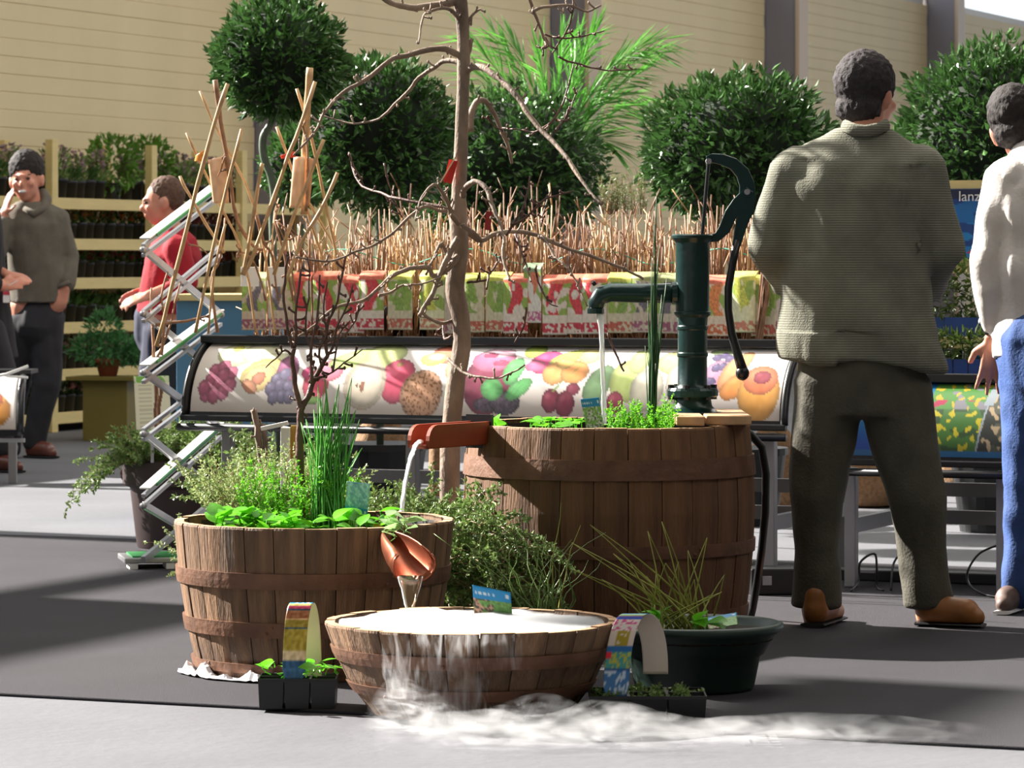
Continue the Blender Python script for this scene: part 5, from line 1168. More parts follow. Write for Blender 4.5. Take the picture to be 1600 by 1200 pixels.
for (a, b) in dns[:5]:
    A_ = SP(*a)+Vector((0, .03, 0)); B_ = SP(*b)+Vector((0, .03, 0)); MB().beam(A_, B_, .016, .026).build('cross_arm', M_alu, st, bevel=.002)
    for p in (A_, B_): MB().tube([p+Vector((0, -.05, 0)), p+Vector((0, .02, 0))], .012, 10).build('joint', M_alu, st, smooth=True)
A_ = SP(1, 775)+Vector((0, .03, 0)); B_ = SP(.0, 875); MB().beam(A_, B_, .016, .026).build('cross_arm', M_alu, st)
MB().box((-1.25, 14.05, .04), (.36, .26, .02), .2).build('base_tray', M_alu, st, bevel=.004)
MB().box((-1.25, 14.05, .053), (.30, .22, .006), .2).build('green_brochure', MATS['green_paper'], st)
for q in (-.13, 0, .13): MB().box((-1.25+q, 13.98+q*.2, .0195), (.03, .12, .021), .2).build('foot', M_white, st)

# dark brown pot with trailing shrub
t = thing('brown_pot', 'large dark brown pot with trailing shrub beside the zigzag stand', 'pot', (-1.27, 15.0, FZ))
MB().lathe([(.001, 0), (.19, 0), (.195, .01), (.222, .235), (.238, .24), (.25, .25), (.252, .338), (.245, .345), (.232, .345), (.228, .3), (.001, .3)], 40, (-1.27, 15.0, FZ)).build('pot_body', M_brownpot, t, smooth=True).modifiers.new('e', 'EDGE_SPLIT').split_angle = .6
disc('soil', (-1.27, 15.0), .226, .325, M_soil, t)
t = thing('trailing_shrub', 'grey green trailing cotoneaster spilling from the dark brown pot', 'shrub', (-1.27, 15.0, .33))
og = [Vector((-1.27+R.uniform(-.2, .2), 15+R.uniform(-.2, .15), .34)) for _ in range(420)]
sprigs(t, og, .20, .10, .018, .55, M_cane2, M_coto, per=9, spread=.8, upb=.7)
og = [Vector((-1.45, 14.9, .36)) for _ in range(10)]
sprigs(t, og, .33, .30, .018, .55, M_cane2, M_coto, seg=12, per=8, spread=.12, dirs=[(-1, -.1, .1)]*10)
t = thing('ground_shrub', 'bushy green shrub between the zigzag stand and left barrel', 'shrub', (-.97, 12.9, FZ))
MB().lathe([(.001, 0), (.10, 0), (.13, .2), (.12, .21), (.001, .2)], 24, (-.93, 12.9, FZ)).build('pot', M_blackpl, t)
og = [Vector((R.uniform(-.93, -.70), R.uniform(12.7, 13.1), R.uniform(.2, .3))) for _ in range(300)]
sprigs(t, og, .28, .12, .017, .55, M_cane2, M_coto, per=8, spread=.6, upb=.75)
t = thing('ground_shrub', 'small low sprig spilling over the stand base behind the left barrel', 'shrub', (-1.10, 13.4, FZ))
og = [Vector((R.uniform(-1.12, -.98), 13.4+R.uniform(-.05, .05), .03)) for _ in range(26)]
sprigs(t, og, .22, .25, .013, .6, M_cane2, M_thyme, per=7, spread=.4, dirs=[(-.4, 0, .8)]*26)
# two slim brown trunks and a white signpost behind the left barrel
t = thing('young_tree', 'short brown forked stem behind the left barrel left of the white post', 'tree', W(408, 800, 12.6))
branch([(412, 830), (410, 770), (408, 720), (402, 668), (396, 640)], 7, 5, 12.6, 12.6, t, M_bark, 'trunk'); branch([(412, 720), (415, 690), (410, 662)], 5, 4, 12.6, 12.6, t, M_bark)
t = thing('sign_post', 'short white post with a slanted top board behind the left barrel', 'sign', W(452, 800, 11.6))
A_ = W(446, 830, 11.6); MB().beam(Vector((A_.x, A_.y, FZ)), W(446, 668, 11.6), .028, .03, up=Vector((0, 1, 0))).build('post', M_white, t, bevel=.002)
MB().beam(W(408, 670, 11.58), W(450, 661, 11.58), .03, .012).build('top_board', M_white, t)
MB().beam(W(460, 665, 11.62), W(458, 760, 11.62), .02, .02, up=Vector((0, 1, 0))).build('side_board', mat('ochre_board', (176, 140, 60), .6, .1, 8), t)
# ------------------------------------------------------------------ laurels and palm behind the table
def laurel(label, cx, cy, rx, ry, d, n, stem, core=.82):
    s = d/6000; c = W(cx, cy, d); t = thing('laurel_tree', label, 'tree', (c.x, c.y, 0))
    MB().lathe([(.001, 0), (.16, 0), (.2, .3), (.21, .3), (.21, .33), (.19, .33), (.001, .3)], 28, (c.x, c.y, 0)).build('pot', M_blackpl, t)
    P_ = smooth_path([W(x, y, d) for x, y in stem], 5); P_ = [Vector((c.x, c.y, .3))]+P_
    MB().tube(P_, .016, 8).build('trunk', mat('grey_stem', (96, 110, 92), .5, .2, 20), t, smooth=True)
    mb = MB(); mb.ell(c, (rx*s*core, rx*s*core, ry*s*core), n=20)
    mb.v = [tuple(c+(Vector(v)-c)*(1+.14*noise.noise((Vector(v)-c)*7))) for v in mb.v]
    mb.build('shade_core', mat('dark_core', (20, 34, 18), .9, .3, 20), t, smooth=True)  # dark ball added inside the crown to stop light passing through
    ball_foliage('foliage', [(tuple(c), (rx*s*.98, rx*s*.98, ry*s*.98), n)], .050, .40, M_laurel, t)
    return t
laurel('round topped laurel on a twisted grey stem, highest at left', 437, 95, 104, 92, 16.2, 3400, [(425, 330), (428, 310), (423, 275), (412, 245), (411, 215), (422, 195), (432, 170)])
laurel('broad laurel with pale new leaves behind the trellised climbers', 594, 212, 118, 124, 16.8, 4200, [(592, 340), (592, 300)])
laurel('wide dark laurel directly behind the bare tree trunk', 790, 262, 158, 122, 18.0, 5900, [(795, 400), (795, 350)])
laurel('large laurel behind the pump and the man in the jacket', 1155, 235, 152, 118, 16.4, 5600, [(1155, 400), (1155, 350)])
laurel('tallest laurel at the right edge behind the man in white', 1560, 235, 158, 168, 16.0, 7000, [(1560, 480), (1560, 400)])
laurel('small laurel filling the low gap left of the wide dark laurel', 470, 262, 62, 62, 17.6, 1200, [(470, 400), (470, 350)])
t = thing('palm', 'bright green palm with feathery fronds above the laurels', 'palm', (W(870, 420, 18.9).x, 18.9, 0)); pc = W(868, 260, 18.9)
MB().tube([Vector((pc.x, pc.y, 0)), pc], [.05, .03], 8).build('trunk', M_bark, t)
for tip, mid in [((730, 52), (800, 130)), ((770, 48), (820, 120)), ((800, 60), (838, 130)), ((842, 78), (852, 150)), ((905, 62), (888, 130)), ((1035, 62), (940, 70)), ((1030, 82), (950, 90)), ((1012, 155), (945, 120)), ((1005, 112), (940, 140)), ((985, 165), (940, 175)), ((960, 230), (920, 190)), ((930, 50), (900, 100)), ((880, 60), (870, 130)), ((742, 110), (800, 165)), ((1000, 75), (930, 100))]:
    dz = R.uniform(-.3, .3); P0 = pc; P1 = W(mid[0], mid[1], 18.9+dz*.6); P2 = W(tip[0], tip[1], 18.9+dz); pts = [P0*(1-f)**2+P1*2*f*(1-f)+P2*f*f for f in [k/14 for k in range(15)]]
    fr = MB(); fr.tube(pts, [.006*(1-k/16) for k in range(15)], 5); fo = fr.build('frond', M_palm, t)
    LP = []; LD = []
    for k in range(4, 15):
        dd = (pts[k]-pts[k-1]).normalized()
        for q in range(3):
            for sgn in (-1, 1):
                LP.append(tuple(pts[k-1].lerp(pts[k], q/4))); v = dd*.9+Vector((R.gauss(0, .15), sgn*.35, sgn*.35-.25+R.gauss(0, .1))); LD.append(tuple(v))
    me = leaf_mesh('leaflets', LP, LD, .2, .06, M_palm, wloc(t), up=(0, .2, 1)); o = mkobj('leaflets', me, fo); o['kind'] = 'stuff'
# thin wild twigs seen between palm and laurel
t = thing('background_grass', 'wispy dark stems rising behind the shrub bundles right of the palm', 'plant', W(975, 330, 15.5))
sprigs(t, [W(R.uniform(940, 1010), 335, 15.5) for _ in range(50)], .16, -.3, .02, .2, M_cane2, M_coto, per=2, spread=.15, upb=1)

# ------------------------------------------------------------------ shelving with potted plants along the wall
sh = thing('plant_shelving', 'cream wooden wall shelving with six long boards', 'shelf', WL(-.4, .45, 0))
for i in (-.902, -.67, -.438, -.206, .03):
    MB().box(WL(i, .5, .965-(i+.67)*.0), (.08, .055, 1.93), ROT_A).build('post', M_cream, sh, bevel=.003)
    MB().box(WL(i, .14, .965), (.08, .055, 1.93), ROT_A).build('post', M_cream, sh, bevel=.003)
SZ = (1.52, 1.25, .99, .695, .385, .10)
for z in SZ:
    for i in (-.786, -.554, -.322, -.09): MB().box(WL(i, .32, z), (1.34, .34, .03), ROT_A).build('shelf_board', M_cream, sh)
    for i in (-.786, -.554, -.322, -.09): MB().box(WL(i, .50, z-.01), (1.30, .03, .075), ROT_A).build('front_rail', M_cream, sh, bevel=.003)
def flat_col(nm, c, **k): return mat(nm, c, .5, .25, 14, island=.35, sub=.2, **k)
FLW = [flat_col('mauve_petal', (176, 150, 160)), flat_col('orange_petal', (206, 130, 70)), flat_col('magenta_petal', (206, 56, 96)), flat_col('white_petal', (226, 224, 216)), flat_col('green_leaf_dark', (70, 106, 48)), flat_col('pale_pink_petal', (226, 170, 176)), flat_col('red_leaf', (120, 60, 56))]
KND = {'lavender': ('grey green bushy plant with mauve flowers', 0, .2, .9), 'orange': ('upright orange flowered plant', 1, .13, .5), 'magenta': ('magenta flowered plant', 2, .12, .5), 'white': ('white flowered plant', 3, .12, .5), 'herb': ('low green herb', 4, .10, 1), 'pink': ('pale pink flowered plant', 5, .13, .5), 'red': ('dark red leaved plant', 6, .14, .8)}
M_shelfpot = mat('shelf_pot', (30, 34, 44), .5, .1, 6)
potme = MB().lathe([(.001, 0), (.040, 0), (.05, .105), (.054, .105), (.054, .125), (.047, .125), (.045, .10), (.001, .10)], 14).mesh('pot', mats=[M_shelfpot])
TPL = {}
for k, (lb, fi, h, wd_) in KND.items():
    for v in range(2):
        P_ = []; D_ = []
        for _ in range(110):
            a = R.uniform(0, 6.28); r = .05*wd_*math.sqrt(R.random())+.01; z = .11+R.random()*h*.8; P_.append((r*math.cos(a), r*math.sin(a), z)); D_.append((math.cos(a)*.6, math.sin(a)*.6, R.uniform(.2, 1.2)))
        lf = leaf_mesh('foliage', P_, D_, .045, .35, M_laurel if k in ('orange', 'magenta', 'white', 'pink') else (M_coto if k == 'lavender' else FLW[fi]))
        P_ = []; D_ = []
        for _ in range(75):
            a = R.uniform(0, 6.28); z = R.uniform(.4, 1.05)*h+.10; r = .032*(1.1-(z-.1)/h*.7); P_.append((r*math.cos(a), r*math.sin(a), z)); D_.append((math.cos(a), math.sin(a), R.uniform(-.2, .6)))
        fm = leaf_mesh('flowers', P_, D_, .034, .7, FLW[fi]) if k not in ('herb', 'red') else None
        TPL[k, v] = (lf, fm)
def potted(k, loc, label, grp, s=1.0):
    t = thing('potted_plant', label, 'plant', loc, group=grp, rz=R.uniform(0, 6)); t.scale = (s, s, s)
    lf, fm = TPL[k, R.randrange(2)]
    for nm, me in (('pot', potme), ('foliage', lf), ('flowers', fm)):
        if me:
            o = bpy.data.objects.new(nm, me); C.objects.link(o); o.parent = t
            if nm != 'pot': o['kind'] = 'stuff'
def nth(i):
    a = ['first', 'second', 'third', 'fourth', 'fifth', 'sixth', 'seventh', 'eighth', 'ninth', 'tenth', 'eleventh', 'twelfth', 'thirteenth', 'fourteenth', 'fifteenth', 'sixteenth', 'seventeenth', 'eighteenth', 'nineteenth', 'twentieth']
    return a[i] if i < 20 else 'thirtieth' if i == 29 else ('twenty-' if i < 29 else 'thirty-')+a[i % 10]
RW = ['top', 'second', 'third', 'fourth', 'fifth', 'lowest']
def kind_at(row, i):
    if row == 0: return 'lavender' if R.random() < .8 else 'herb'
    if row == 1: return 'red' if i < -.62 or i > -.4 else 'orange'
    if row == 2: return 'white' if i < -.6 else 'magenta' if i < -.35 else 'red'
    if row == 3: return 'herb'
    if row == 4: return 'pink'
    return 'pink' if i > -.6 else 'white'
for row, z in enumerate(SZ):
    for q_, i in enumerate(np.arange(-.80, -.185, .0225)):
        i = float(i)
        if row >= 3 and i > -.25: continue
        if row == 0 and (abs(i+.49) < .018 or abs(i+.40) < .018): continue
        k = kind_at(row, i); wh = 'of the shelving'
        potted(k, WL(i, .385+R.uniform(-.01, .01), z+.016), '%s, %s pot from left on %s shelving board' % (KND[k][0], nth(q_), RW[row]), '%s pots on the %s board of the wall shelving' % (k, RW[row]), R.uniform(.9, 1.05)*(1.12 if row == 0 else 1))
for i, s, lb in ((-.49, 2.0, 'large green bush sticking up highest above the top shelf board'), (-.40, 1.7, 'second green bush on the top shelf board right of the middle post')):
    t = thing('leafy_bush', lb, 'plant', WL(i, .36, 1.535)); c = WL(i, .36, 1.535)
    MB().lathe([(.001, 0), (.055, 0), (.07, .13), (.001, .13)], 16, c).build('pot', M_blackpl, t)
    ball_foliage('foliage', [(tuple(c+Vector((0, 0, .26))), (.17, .14, .19), 420)], .06, .5, flat_col('green_leaf_mid', (96, 140, 50)), t)
# chest with conifer
t = thing('olive_pedestal', 'olive green box pedestal with wider top, carrying the potted conifer', 'pedestal', W(170, 686, 24.2))
c = W(170, 640, 24.2); MB().box((c.x+.02, c.y, .19), (.29, .3, .38), -.2).build('box', mat('olive_paint', (112, 100, 40), .6, .06, 4), t, bevel=.004)
MB().box((c.x, c.y, .392), (.44, .4, .024), -.2).build('top_board', MATS['olive_paint'], t, bevel=.003)
t = thing('potted_conifer', 'small spreading conifer in a terracotta pot on the olive pedestal', 'plant', (c.x-.0, c.y-.05, .404)); p = Vector((c.x, c.y-.05, .404))
MB().lathe([(.001, 0), (.055, 0), (.075, .085), (.085, .085), (.085, .11), (.072, .11), (.001, .1)], 20, p).build('pot_body', M_terra, t, smooth=True)
ball_foliage('foliage', [(tuple(p+Vector((0, 0, .17))), (.23, .13, .09), 800), (tuple(p+Vector((-.02, 0, .28))), (.10, .09, .13), 420), (tuple(p+Vector((.16, 0, .15))), (.13, .1, .06), 300)], .05, .3, mat('conifer_leaf', (74, 130, 74), .5, .25, 10, island=.35, sub=.2), t)
# blue counter and cabinet behind the stand
t = thing('blue_counter', 'blue fronted counter with a pale worktop behind the fruit table', 'counter', W(330, 720, 16.6)); c = W(345, 600, 16.6)
MB().box((c.x+.03, c.y+.3, .5*(CAMH-(470-410)/6000*16.6)), (.40, .55, CAMH-(470-410)/6000*16.6), -.1).build('cabinet', M_blue, t, bevel=.004)
MB().box((c.x+.03, c.y+.3, CAMH-(470-410)/6000*16.6+.014), (.46, .6, .028), -.1).build('worktop', M_cream, t, bevel=.003)
t = thing('dark_cabinet', 'narrow black cabinet left of the blue counter', 'cabinet', W(262, 720, 17)); c = W(262, 600, 17)
MB().box((c.x+.02, c.y+.2, .42), (.12, .4, .84), -.1).build('body', M_black, t, bevel=.003)
MB().box((c.x+.02, c.y+.2, .85), (.13, .42, .018), -.1).build('lid', M_blackpl, t)
# information card with twig print
t = thing('info_card', 'pale green information card with twig picture behind the brown pot', 'card', W(237, 672, 14.75))
A_, B_, C_, D_ = W(209, 588, 14.7), W(264, 587, 14.7), W(213, 672, 14.68), W(268, 669, 14.68)
def icol(u, v):
    if abs(u-.58-.04*math.sin(v*6)) < .035 and v > .12 or abs(u-.72-.05*math.sin(v*7)) < .045 and v > .05: return (110, 70, 50)
    if .57 < u < .70: return (160, 130, 100)
    if v < .12: return (130, 190, 90) if noise.noise(Vector((u*8, v*9, 2))) > -.2 else (220, 226, 190)
    if .12 < u < .5 and int(v*26) % 2 == 0 and noise.noise(Vector((u*40, int(v*26), 0))) > -.15: return (206, 204, 176)
    return (232, 228, 200)
printed('print', lambda u, v: A_.lerp(B_, u).lerp(C_.lerp(D_, u), v), 40, 60, icol, t, thick=.004)
MB().beam(W(238, 660, 14.72), Vector((W(238, 660, 14.72).x, 14.72, .352)), .012, .006, up=(0, 1, 0)).build('stake', M_alu, t)
# burlap sacks
def sack(label, px_, d, w, h):
    c = W(px_, 600, d); t = thing('burlap_sack', label, 'sack', (c.x, c.y, 0)); mb = MB(); n_ = 28; vs = []; prof = [(.6, 0), (.92, .03), (1, .2), (.98, .5), (.9, .75), (.72, .9), (.5, .96), (.62, 1.0)]
    for r, z in prof:
        for k in range(n_):
            a = 2*PI*k/n_; q = 1+.10*noise.noise(Vector((math.cos(a)*2, math.sin(a)*2, z*4+px_)))+.05*math.sin(a*9+z*3)*(z > .6)
            vs.append((c.x+math.cos(a)*w*r*q, c.y+math.sin(a)*w*.8*r*q, z*h+.002))
    mb.add(vs, [(i*n_+k, i*n_+(k+1) % n_, (i+1)*n_+(k+1) % n_, (i+1)*n_+k) for i in range(len(prof)-1) for k in range(n_)]+[tuple(range(n_-1, -1, -1)), tuple((len(prof)-1)*n_+k for k in range(n_))])
    mb.build('sack_body', M_burlap, t, smooth=True)
    MB().lathe([(w*.52, h*.955), (w*.56, h*.97), (w*.52, h*.985)], 20, (c.x, c.y, 0)).build('tie', M_cane, t, smooth=True)
sack('burlap sack under the fruit table seen left of the trough', 595, 17.4, .125, .42)
sack('burlap sack under the right end of the fruit table', 1208, 17.2, .10, .40)
sack('burlap sack seen between the legs of the man in the jacket', 1356, 17.6, .17, .40)
sack('burlap sack under the right table beside the jeans', 1505, 18.5, .12, .36)
sack('burlap sack half hidden behind the bare trunk', 690, 17.6, .06, .40)

# ------------------------------------------------------------------ right hand display
def blue_print(u, v):
    x = 1330+290*u; y = 602+112*v
    if v < .05 or v > .93: return (40, 120, 180)
    if x < 1436: return (20, 100+40*math.sin(v*4), 190)
    n_ = noise.noise(Vector((x*.045, y*.05, 2))); m_ = noise.noise(Vector((x*.12, y*.12, 7)))
    sep = 1530-(y-600)*.18
    if abs(x-sep) < (7 if y < 650 else 1.5): return (176, 190, 200)
    if x < sep:
        if y < 655:
            if m_ > .25: return (226, 196, 50)
            if 640 < y and n_ > .1: return (200, 40, 90)
            return (90, 160, 70) if n_ > -.2 else (150, 150, 160)
        return (230, 214, 40) if m_ > .22 else (72, 130, 50) if n_ > -.1 else (50, 90, 46)
    return (214, 190, 150) if m_ > .18 else (96, 100, 84) if n_ > 0 else (52, 58, 54)
def bp(u, v): return tuple(c*.72 for c in blue_print(u, v))
M_bluef = mat('blue_frame', (20, 92, 150), .4, .05, 3)
display_table('flower_display_table', 'display table with blue curved panel printed with flowers at right', 'table', 1322, 1650, bp, ncol=230, frame=M_black, legs=(1322, 1560), dz=-.112, ztop=.713)
# raised tiers with plants
t = thing('display_rack', 'dark blue display rack with shelves behind the flower panel', 'shelf', TB(1530, .8, 0))
for x in (1290, 1650): MB().beam(TB(x, .86, .715), TB(x, .86, 1.42), .05, .05, up=AX).build('upright', M_black, t)
MB().beam(TB(1290, .62, .845), TB(1650, .62, .845), .34, .02).build('shelf', M_black, t)
MB().beam(TB(1290, .45, .84), TB(1650, .45, .84), .03, .04).build('shelf_edge', M_cream, t)
MB().beam(TB(1290, .86, 1.105), TB(1650, .86, 1.105), .03, .05).build('cream_rail', M_cream, t)
MB().beam(TB(1290, .86, 1.40), TB(1650, .86, 1.40), .03, .03).build('top_rail', M_cream, t)
for x in (1300, 1420, 1540, 1640): MB().beam(TB(x, .62, .715), TB(x, .62, .834), .03, .03, up=AX).build('bracket', M_black, t)
def poster(u, v):
    if v < .16: return (24, 34, 70)
    n_ = noise.noise(Vector((u*9, v*6, 4)))
    if v < .5: return (226, 190, 60) if n_ > .35 else (26, 110, 180) if n_ > -.2 else (20, 60, 130)
    return (200, 60, 60) if n_ > .4 else (30, 130, 200) if n_ > -.05 else (22, 70, 140)
pt = thing('header_poster', 'dark blue header board with white lettering and blue pictures', 'sign', TB(1540, .82, 1.14))
printed('print', lambda u, v: TB(1330+370*u, .83, 1.385-.25*v), 100, 50, poster, pt, thick=.004)
MB().beam(TB(1330, .845, 1.262), TB(1700, .845, 1.27), .012, .235).build('board', M_bluef, pt)
tx = bpy.data.curves.new('lettering', 'FONT'); tx.body = 'lanz'; tx.size = .052; tx.extrude = .001
ts = bpy.data.objects.new('tmp_text', tx); C.objects.link(ts); dg = bpy.context.evaluated_depsgraph_get(); tme = bpy.data.meshes.new_from_object(ts.evaluated_get(dg)); bpy.data.objects.remove(ts)
to = bpy.data.objects.new('lettering', tme); C.objects.link(to); tme.materials.clear(); tme.materials.append(M_white); to.parent = pt
p = TB(1393, .818, 1.34)-Vector((0, 0, 0)); to.location = p-pt.location; to.rotation_euler = (PI/2, 0, ROT_B)
M_bluep = mat('blue_pot', (20, 60, 130), .4, .1, 5)
for r_, (off, z, n_, hh) in enumerate(((.56, .857, 16, .19), (.36, .715, 14, .08))):
    for i in range(n_):
        x = 1300+340*(i+.5)/n_; c = TB(x, off, z); k = ('upper', 'lower')[r_]
        t = thing('potted_perennial', 'dark green perennial in %s blue pot from left on the %s tier at right' % (nth(i), k), 'plant', c, group='perennials on the %s tier at right' % k)
        MB().box(c+Vector((0, 0, .035)), (.05, .05, .07), ROT_B).build('pot', M_bluep, t)
        ball_foliage('foliage', [(tuple(c+Vector((0, 0, .07+hh*.55))), (.034, .034, hh*.6), 110)], .035, .3, MATS.get('perennial') or mat('perennial', (74, 96, 36), .5, .3, 10, island=.4, sub=.2), t)
for x, lb in ((1485, 'white curled label on the blue pots left of the shirt sleeve'), (1585, 'white curled label on the blue pots at the right edge')):
    t = thing('shelf_label', lb, 'label', TB(x, .43, .86)); printed('print', lambda u, v: TB(x+(u-.5)*16, .42-.01*math.sin(v*3), .925-.028*v)+Vector((.01*u*v, 0, 0)), 8, 6, lambda u, v: (70, 90, 120) if u < .3 and v > .5 else (228, 228, 214), t, thick=.002)
t = thing('blue_banner', 'bright blue strip banner behind the hand of the man in white', 'sign', TB(1530, .40, .85)); MB().beam(TB(1460, .425, .80), TB(1650, .425, .80), .006, .05).build('strip', mat('bright_blue', (26, 136, 205), .4, .05, 3), t)
# floor clutter: cables, power box
def cable(label, pts, r=.004):
    S = smooth_path([Vector(p) for p in pts], 6); o = MB().tube(S, r, 6).build('cable', M_black, None, smooth=True, loc=S[0]); props(o, label, 'cable')
gz = lambda x, y, h=0: ground(x, y)+Vector((0, 0, h))
cable('black cable loop standing up from the floor between the jacket mans legs', [gz(1330, 930, .015), gz(1342, 925, .04), gz(1344, 925, .10), gz(1366, 925, .13), gz(1370, 925, .08), gz(1370, 925, .015), gz(1380, 928, .012)])
cable('black cable loop beside the right shoe of the jacket man', [gz(1392, 930, .015), gz(1396, 928, .10), gz(1410, 925, .13), gz(1430, 920, .12), gz(1450, 915, .015)])
cable('black cable loop on the floor by the jeans', [gz(1560, 925, .16), gz(1530, 925, .13), gz(1512, 925, .07), gz(1515, 928, .03), gz(1535, 935, .015), gz(1560, 940, .015)])
t = thing('power_box', 'black power box on the floor right of the big barrel', 'box', gz(1210, 935)); c = gz(1208, 935)
MB().box((c.x, c.y+.08, FZ+.045), (.16, .14, .09), .1).build('case', M_blackpl, t, bevel=.006); MB().box((c.x-.02, c.y+.005, FZ+.05), (.03, .012, .03), .1).build('socket', M_grey, t)
t = thing('power_box', 'long low dark box lying behind the jacket mans shoes', 'box', gz(1420, 925)); MB().box(gz(1420, 912)+Vector((0, 0, FZ+.018)), (.9, .10, .04), ROT_B).build('case', M_blackpl, t, bevel=.006)
MB().box(gz(1400, 915)+Vector((-.1, -.02, FZ+.042)), (.05, .02, .01), ROT_B).build('label_plate', M_grey, t)
# far left display end
t = thing('fruit_display_table', 'end of another fruit printed display table at the left edge', 'table', W(-60, 690, 19.5))
def fp2(u, v): return fruit(1130+90*u, 548+106*v)
def pf(u, v):
    a = math.radians(80*(1-v)); x = -170+195*u; p = W(x+ (1-math.cos(a))*-2, 672, 19.5-.3*u); z0 = W(0, 672, 19.4).z
    return Vector((p.x, p.y+.2*(1-math.cos(a)), z0+.27*math.sin(a)))
printed('print', pf, 60, 30, fp2, t, thick=.01)
MB().beam(W(-170, 676, 19.52), W(30, 676, 19.2), .03, .03).build('bottom_rail', M_black, t); MB().beam(W(-170, 688, 19.5), W(38, 688, 19.2), .02, .02).build('lower_bar', M_grey, t)
MB().tube([pf(1, k/8)+Vector((.02, 0, 0)) for k in range(9)], .02, 8).build('end_frame', M_black, t, smooth=True)
for x in (-140, 20): p = W(x, 690, 19.45); MB().beam((p.x, p.y, .002), p, .04, .04, up=(0, 1, 0)).build('leg', M_grey, t)
p = W(-60, 580, 19.75); MB().box(p, (.75, .3, .02), 0).build('table_top', M_black, t)
MB().tube([W(-20, 590, 19.3), W(10, 585, 19.3), W(44, 572, 19.3)], .009, 6).build('wire', M_white, t, smooth=True); MB().tube([W(10, 588, 19.3), W(44, 590, 19.3)], .007, 6).build('wire', M_white, t)
# ------------------------------------------------------------------ cold mist (real volumes)
def fog_mat(name, dens, scale, stretch, lo, hi, zfade=None, ext=None, distort=1.5, offs=(0, 0, 0), power=1.0):
    m = bpy.data.materials.new(name); m.use_nodes = True; n = m.node_tree; n.nodes.remove(n.nodes['Principled BSDF'])
    out = n.nodes['Material Output']; pv = n.nodes.new('ShaderNodeVolumePrincipled'); pv.inputs['Color'].default_value = (.97, .98, 1, 1); pv.inputs['Anisotropy'].default_value = 0.2
    tc = n.nodes.new('ShaderNodeTexCoord'); mp = n.nodes.new('ShaderNodeMapping'); mp.inputs['Scale'].default_value = stretch; mp.inputs['Location'].default_value = offs
    nz = n.nodes.new('ShaderNodeTexNoise'); nz.inputs['Scale'].default_value = scale; nz.inputs['Detail'].default_value = 3; nz.inputs['Distortion'].default_value = distort
    n.links.new(tc.outputs['Object'], mp.inputs[0]); n.links.new(mp.outputs[0], nz.inputs['Vector'])
    mr = n.nodes.new('ShaderNodeMapRange'); mr.inputs[1].default_value = lo; mr.inputs[2].default_value = hi; n.links.new(nz.outputs['Fac'], mr.inputs[0]); val = mr.outputs[0]
    if zfade:   # (z full, z gone)
        sp_ = n.nodes.new('ShaderNodeSeparateXYZ'); n.links.new(tc.outputs['Object'], sp_.inputs[0])
        m2 = n.nodes.new('ShaderNodeMapRange'); m2.inputs[1].default_value = zfade[0]; m2.inputs[2].default_value = zfade[1]; m2.inputs[3].default_value = 1; m2.inputs[4].default_value = 0; n.links.new(sp_.outputs[2], m2.inputs[0])
        m3 = n.nodes.new('ShaderNodeMath'); m3.operation = 'MULTIPLY'; n.links.new(val, m3.inputs[0]); n.links.new(m2.outputs[0], m3.inputs[1]); val = m3.outputs[0]
    if ext:   # soft edges towards the limits of the cloud
        sx = n.nodes.new('ShaderNodeSeparateXYZ'); n.links.new(tc.outputs['Object'], sx.inputs[0])
        for k, e in enumerate(ext):
            a_ = n.nodes.new('ShaderNodeMath'); a_.operation = 'ABSOLUTE'; n.links.new(sx.outputs[k], a_.inputs[0])
            m2 = n.nodes.new('ShaderNodeMapRange'); m2.interpolation_type = 'SMOOTHSTEP'; m2.inputs[1].default_value = e*.15; m2.inputs[2].default_value = e; m2.inputs[3].default_value = 1; m2.inputs[4].default_value = 0; n.links.new(a_.outputs[0], m2.inputs[0])
            m3 = n.nodes.new('ShaderNodeMath'); m3.operation = 'MULTIPLY'; n.links.new(val, m3.inputs[0]); n.links.new(m2.outputs[0], m3.inputs[1]); val = m3.outputs[0]
    m4 = n.nodes.new('ShaderNodeMath'); m4.operation = 'MULTIPLY'; m4.inputs[1].default_value = dens; n.links.new(val, m4.inputs[0]); n.links.new(m4.outputs[0], pv.inputs['Density']); n.links.new(pv.outputs[0], out.inputs['Volume'])
    return m
# mist filling the tub, gently domed
mb = MB(); zt = .2225
prf = [(.001, .192), (.325, .192), (.330, zt-.012), (.328, zt-.002), (.25, zt+.004), (.12, zt+.006), (.001, zt+.006)]
mb.lathe(prf, 48, (FT[0], FT[1], FZ)); vs = []
for v in mb.v:
    v = Vector(v)
    if v.z > zt-.001: v.z += .012*noise.noise(v*14)+.012*max(0, noise.noise(v*7+Vector((4, 0, 0))))
    vs.append(tuple(v))
mb.v = vs
mb.ell(W(638, 970, 9.75), (.030, .03, .028))
o = mb.build('tub_mist', fog_mat('mist_dense', 50, 16, (1, 1, 1), .25, .6), None, loc=(FT[0], FT[1], zt)); props(o, 'thick white mist lying over the rim of the front tub', 'mist', kind='stuff')
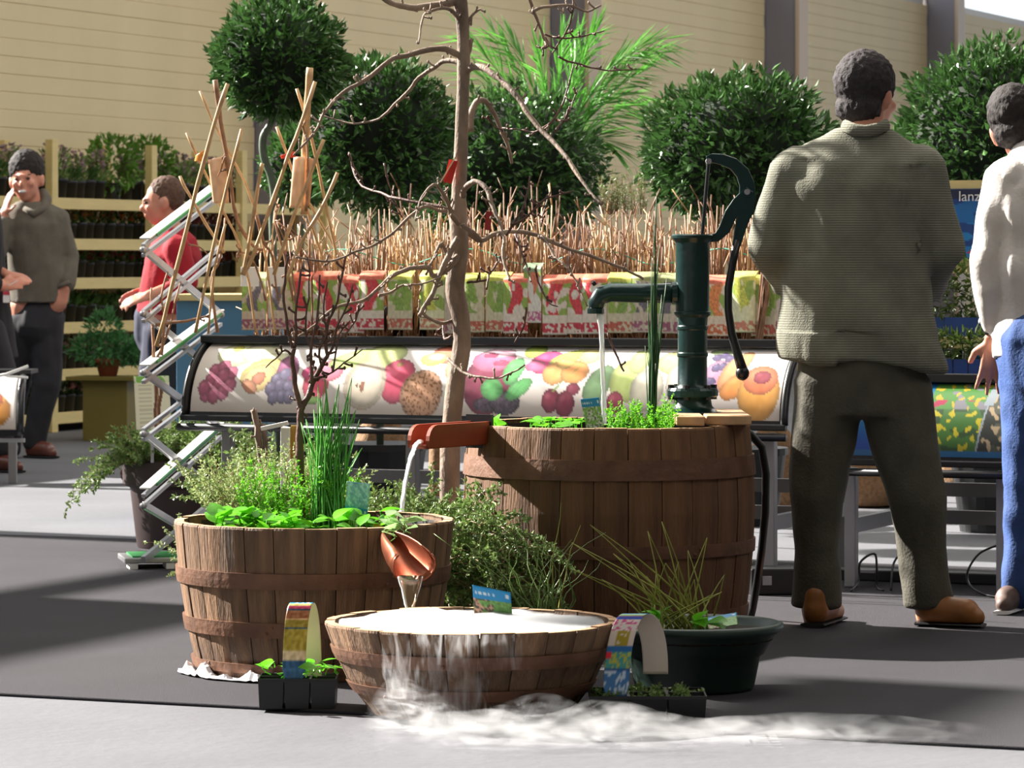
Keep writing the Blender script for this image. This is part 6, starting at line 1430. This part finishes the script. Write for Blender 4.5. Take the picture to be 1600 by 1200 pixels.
# sheets of mist sliding down the front of the tub
def fall(label, px0, px1, y1, dens, seed, th=.03):
    mb = MB(); n1, n2 = 14, 14; vs = []
    for side in (0, 1):
        for j in range(n2+1):
            f = j/n2
            for i in range(n1+1):
                x = (px0+(px1-px0)*i/n1+16*noise.noise(Vector((i*.4, f*3, seed)))*f-800)/6000*9.2
                ztop = .236; zb = CAMH-(y1-410)/6000*9.1
                z = ztop+(zb-ztop)*f
                rt = radT(max(0, min(.225, z)))
                dx = x-FT[0]; y = FT[1]-math.sqrt(max(.001, (rt+.012)**2-dx*dx)) if abs(dx) < rt else FT[1]
                edge = math.sin(PI*i/n1)**.5
                y -= .002+side*(th*(edge*(.5+.8*f)+.05)); vs.append((x, y, z))
    N = (n1+1)*(n2+1); fs = []
    for j in range(n2):
        for i in range(n1):
            a = j*(n1+1)+i; b = a+1; c = a+n1+2; d = a+n1+1; fs.append((a, b, c, d)); fs.append((N+d, N+c, N+b, N+a))
    bd = [i for i in range(n1+1)]+[j*(n1+1)+n1 for j in range(1, n2+1)]+[n2*(n1+1)+i for i in range(n1-1, -1, -1)]+[j*(n1+1) for j in range(n2-1, 0, -1)]
    for k in range(len(bd)):
        a = bd[k]; b = bd[(k+1) % len(bd)]; fs.append((N+a, N+b, b, a))
    mb.add(vs, fs); o = mb.build('falling_mist', fog_mat('mist_fall', dens*1.5, 17, (1.8, 1.8, .3), .5, .72, distort=2.2, offs=(seed, seed*2, 0)), None, loc=(FT[0], FT[1]-.36, .1)); props(o, label, 'mist', kind='stuff')
fall('veil of mist sliding down the left front of the tub', 596, 672, 1100, 24, 1, .03)
fall('veil of mist sliding down the centre front of the tub', 655, 765, 1120, 26, 5, .035)
fall('faint thin veil of mist right of the tub centre', 765, 830, 1050, 14, 9, .02)
# low mist creeping over the floor
def floor_mist(label, x0, x1, y0, y1, h, dens, seed, lo=.42, hi=.7, scale=5):
    mb = MB(); n1, n2 = 36, 12; vs = []
    for side in (0, 1):
        for j in range(n2+1):
            for i in range(n1+1):
                fx = i/n1; fy = j/n2; x = x0+(x1-x0)*fx; y = y0+(y1-y0)*fy
                k = (math.sin(PI*fx)*math.sin(PI*fy))**.6; z = FZ+.003+side*(.002+h*k*(.55+.9*max(0, .35+noise.noise(Vector((x*5, y*5, seed))))))
                w = .04*noise.noise(Vector((x*4, seed, 0)))
                vs.append((x, y+w, z))
    N = (n1+1)*(n2+1); fs = []
    for j in range(n2):
        for i in range(n1):
            a = j*(n1+1)+i; b = a+1; c = a+n1+2; d = a+n1+1; fs.append((d, c, b, a)); fs.append((N+a, N+b, N+c, N+d))
    bd = [i for i in range(n1+1)]+[j*(n1+1)+n1 for j in range(1, n2+1)]+[n2*(n1+1)+i for i in range(n1-1, -1, -1)]+[j*(n1+1) for j in range(n2-1, 0, -1)]
    for k in range(len(bd)):
        a = bd[k]; b = bd[(k+1) % len(bd)]; fs.append((a, b, N+b, N+a))
    mb.add(vs, fs); o = mb.build('floor_mist', fog_mat('mist_floor', dens, scale, (1, 1.6, 2.2), lo, hi, zfade=None, ext=((x1-x0)/2, (y1-y0)/2), distort=2.5, offs=(seed, 0, 0)), None, loc=((x0+x1)/2, (y0+y1)/2, FZ)); props(o, label, 'mist', kind='stuff')
floor_mist('low white mist spreading over the concrete in front of the tub', -.42, .62, 8.62, 9.22, .075, 11, 3, .46, .76)
floor_mist('thin mist trailing over the carpet towards the right', .25, 1.15, 8.75, 9.25, .035, 9, 8)
floor_mist('knot of mist curling at the left foot of the tub', -.36, -.1, 9.02, 9.26, .13, 20, 12, .48, .72, 9)
floor_mist('rolling curl of mist at the right front foot of the tub', -.08, .24, 8.95, 9.22, .10, 22, 21, .5, .72, 8)
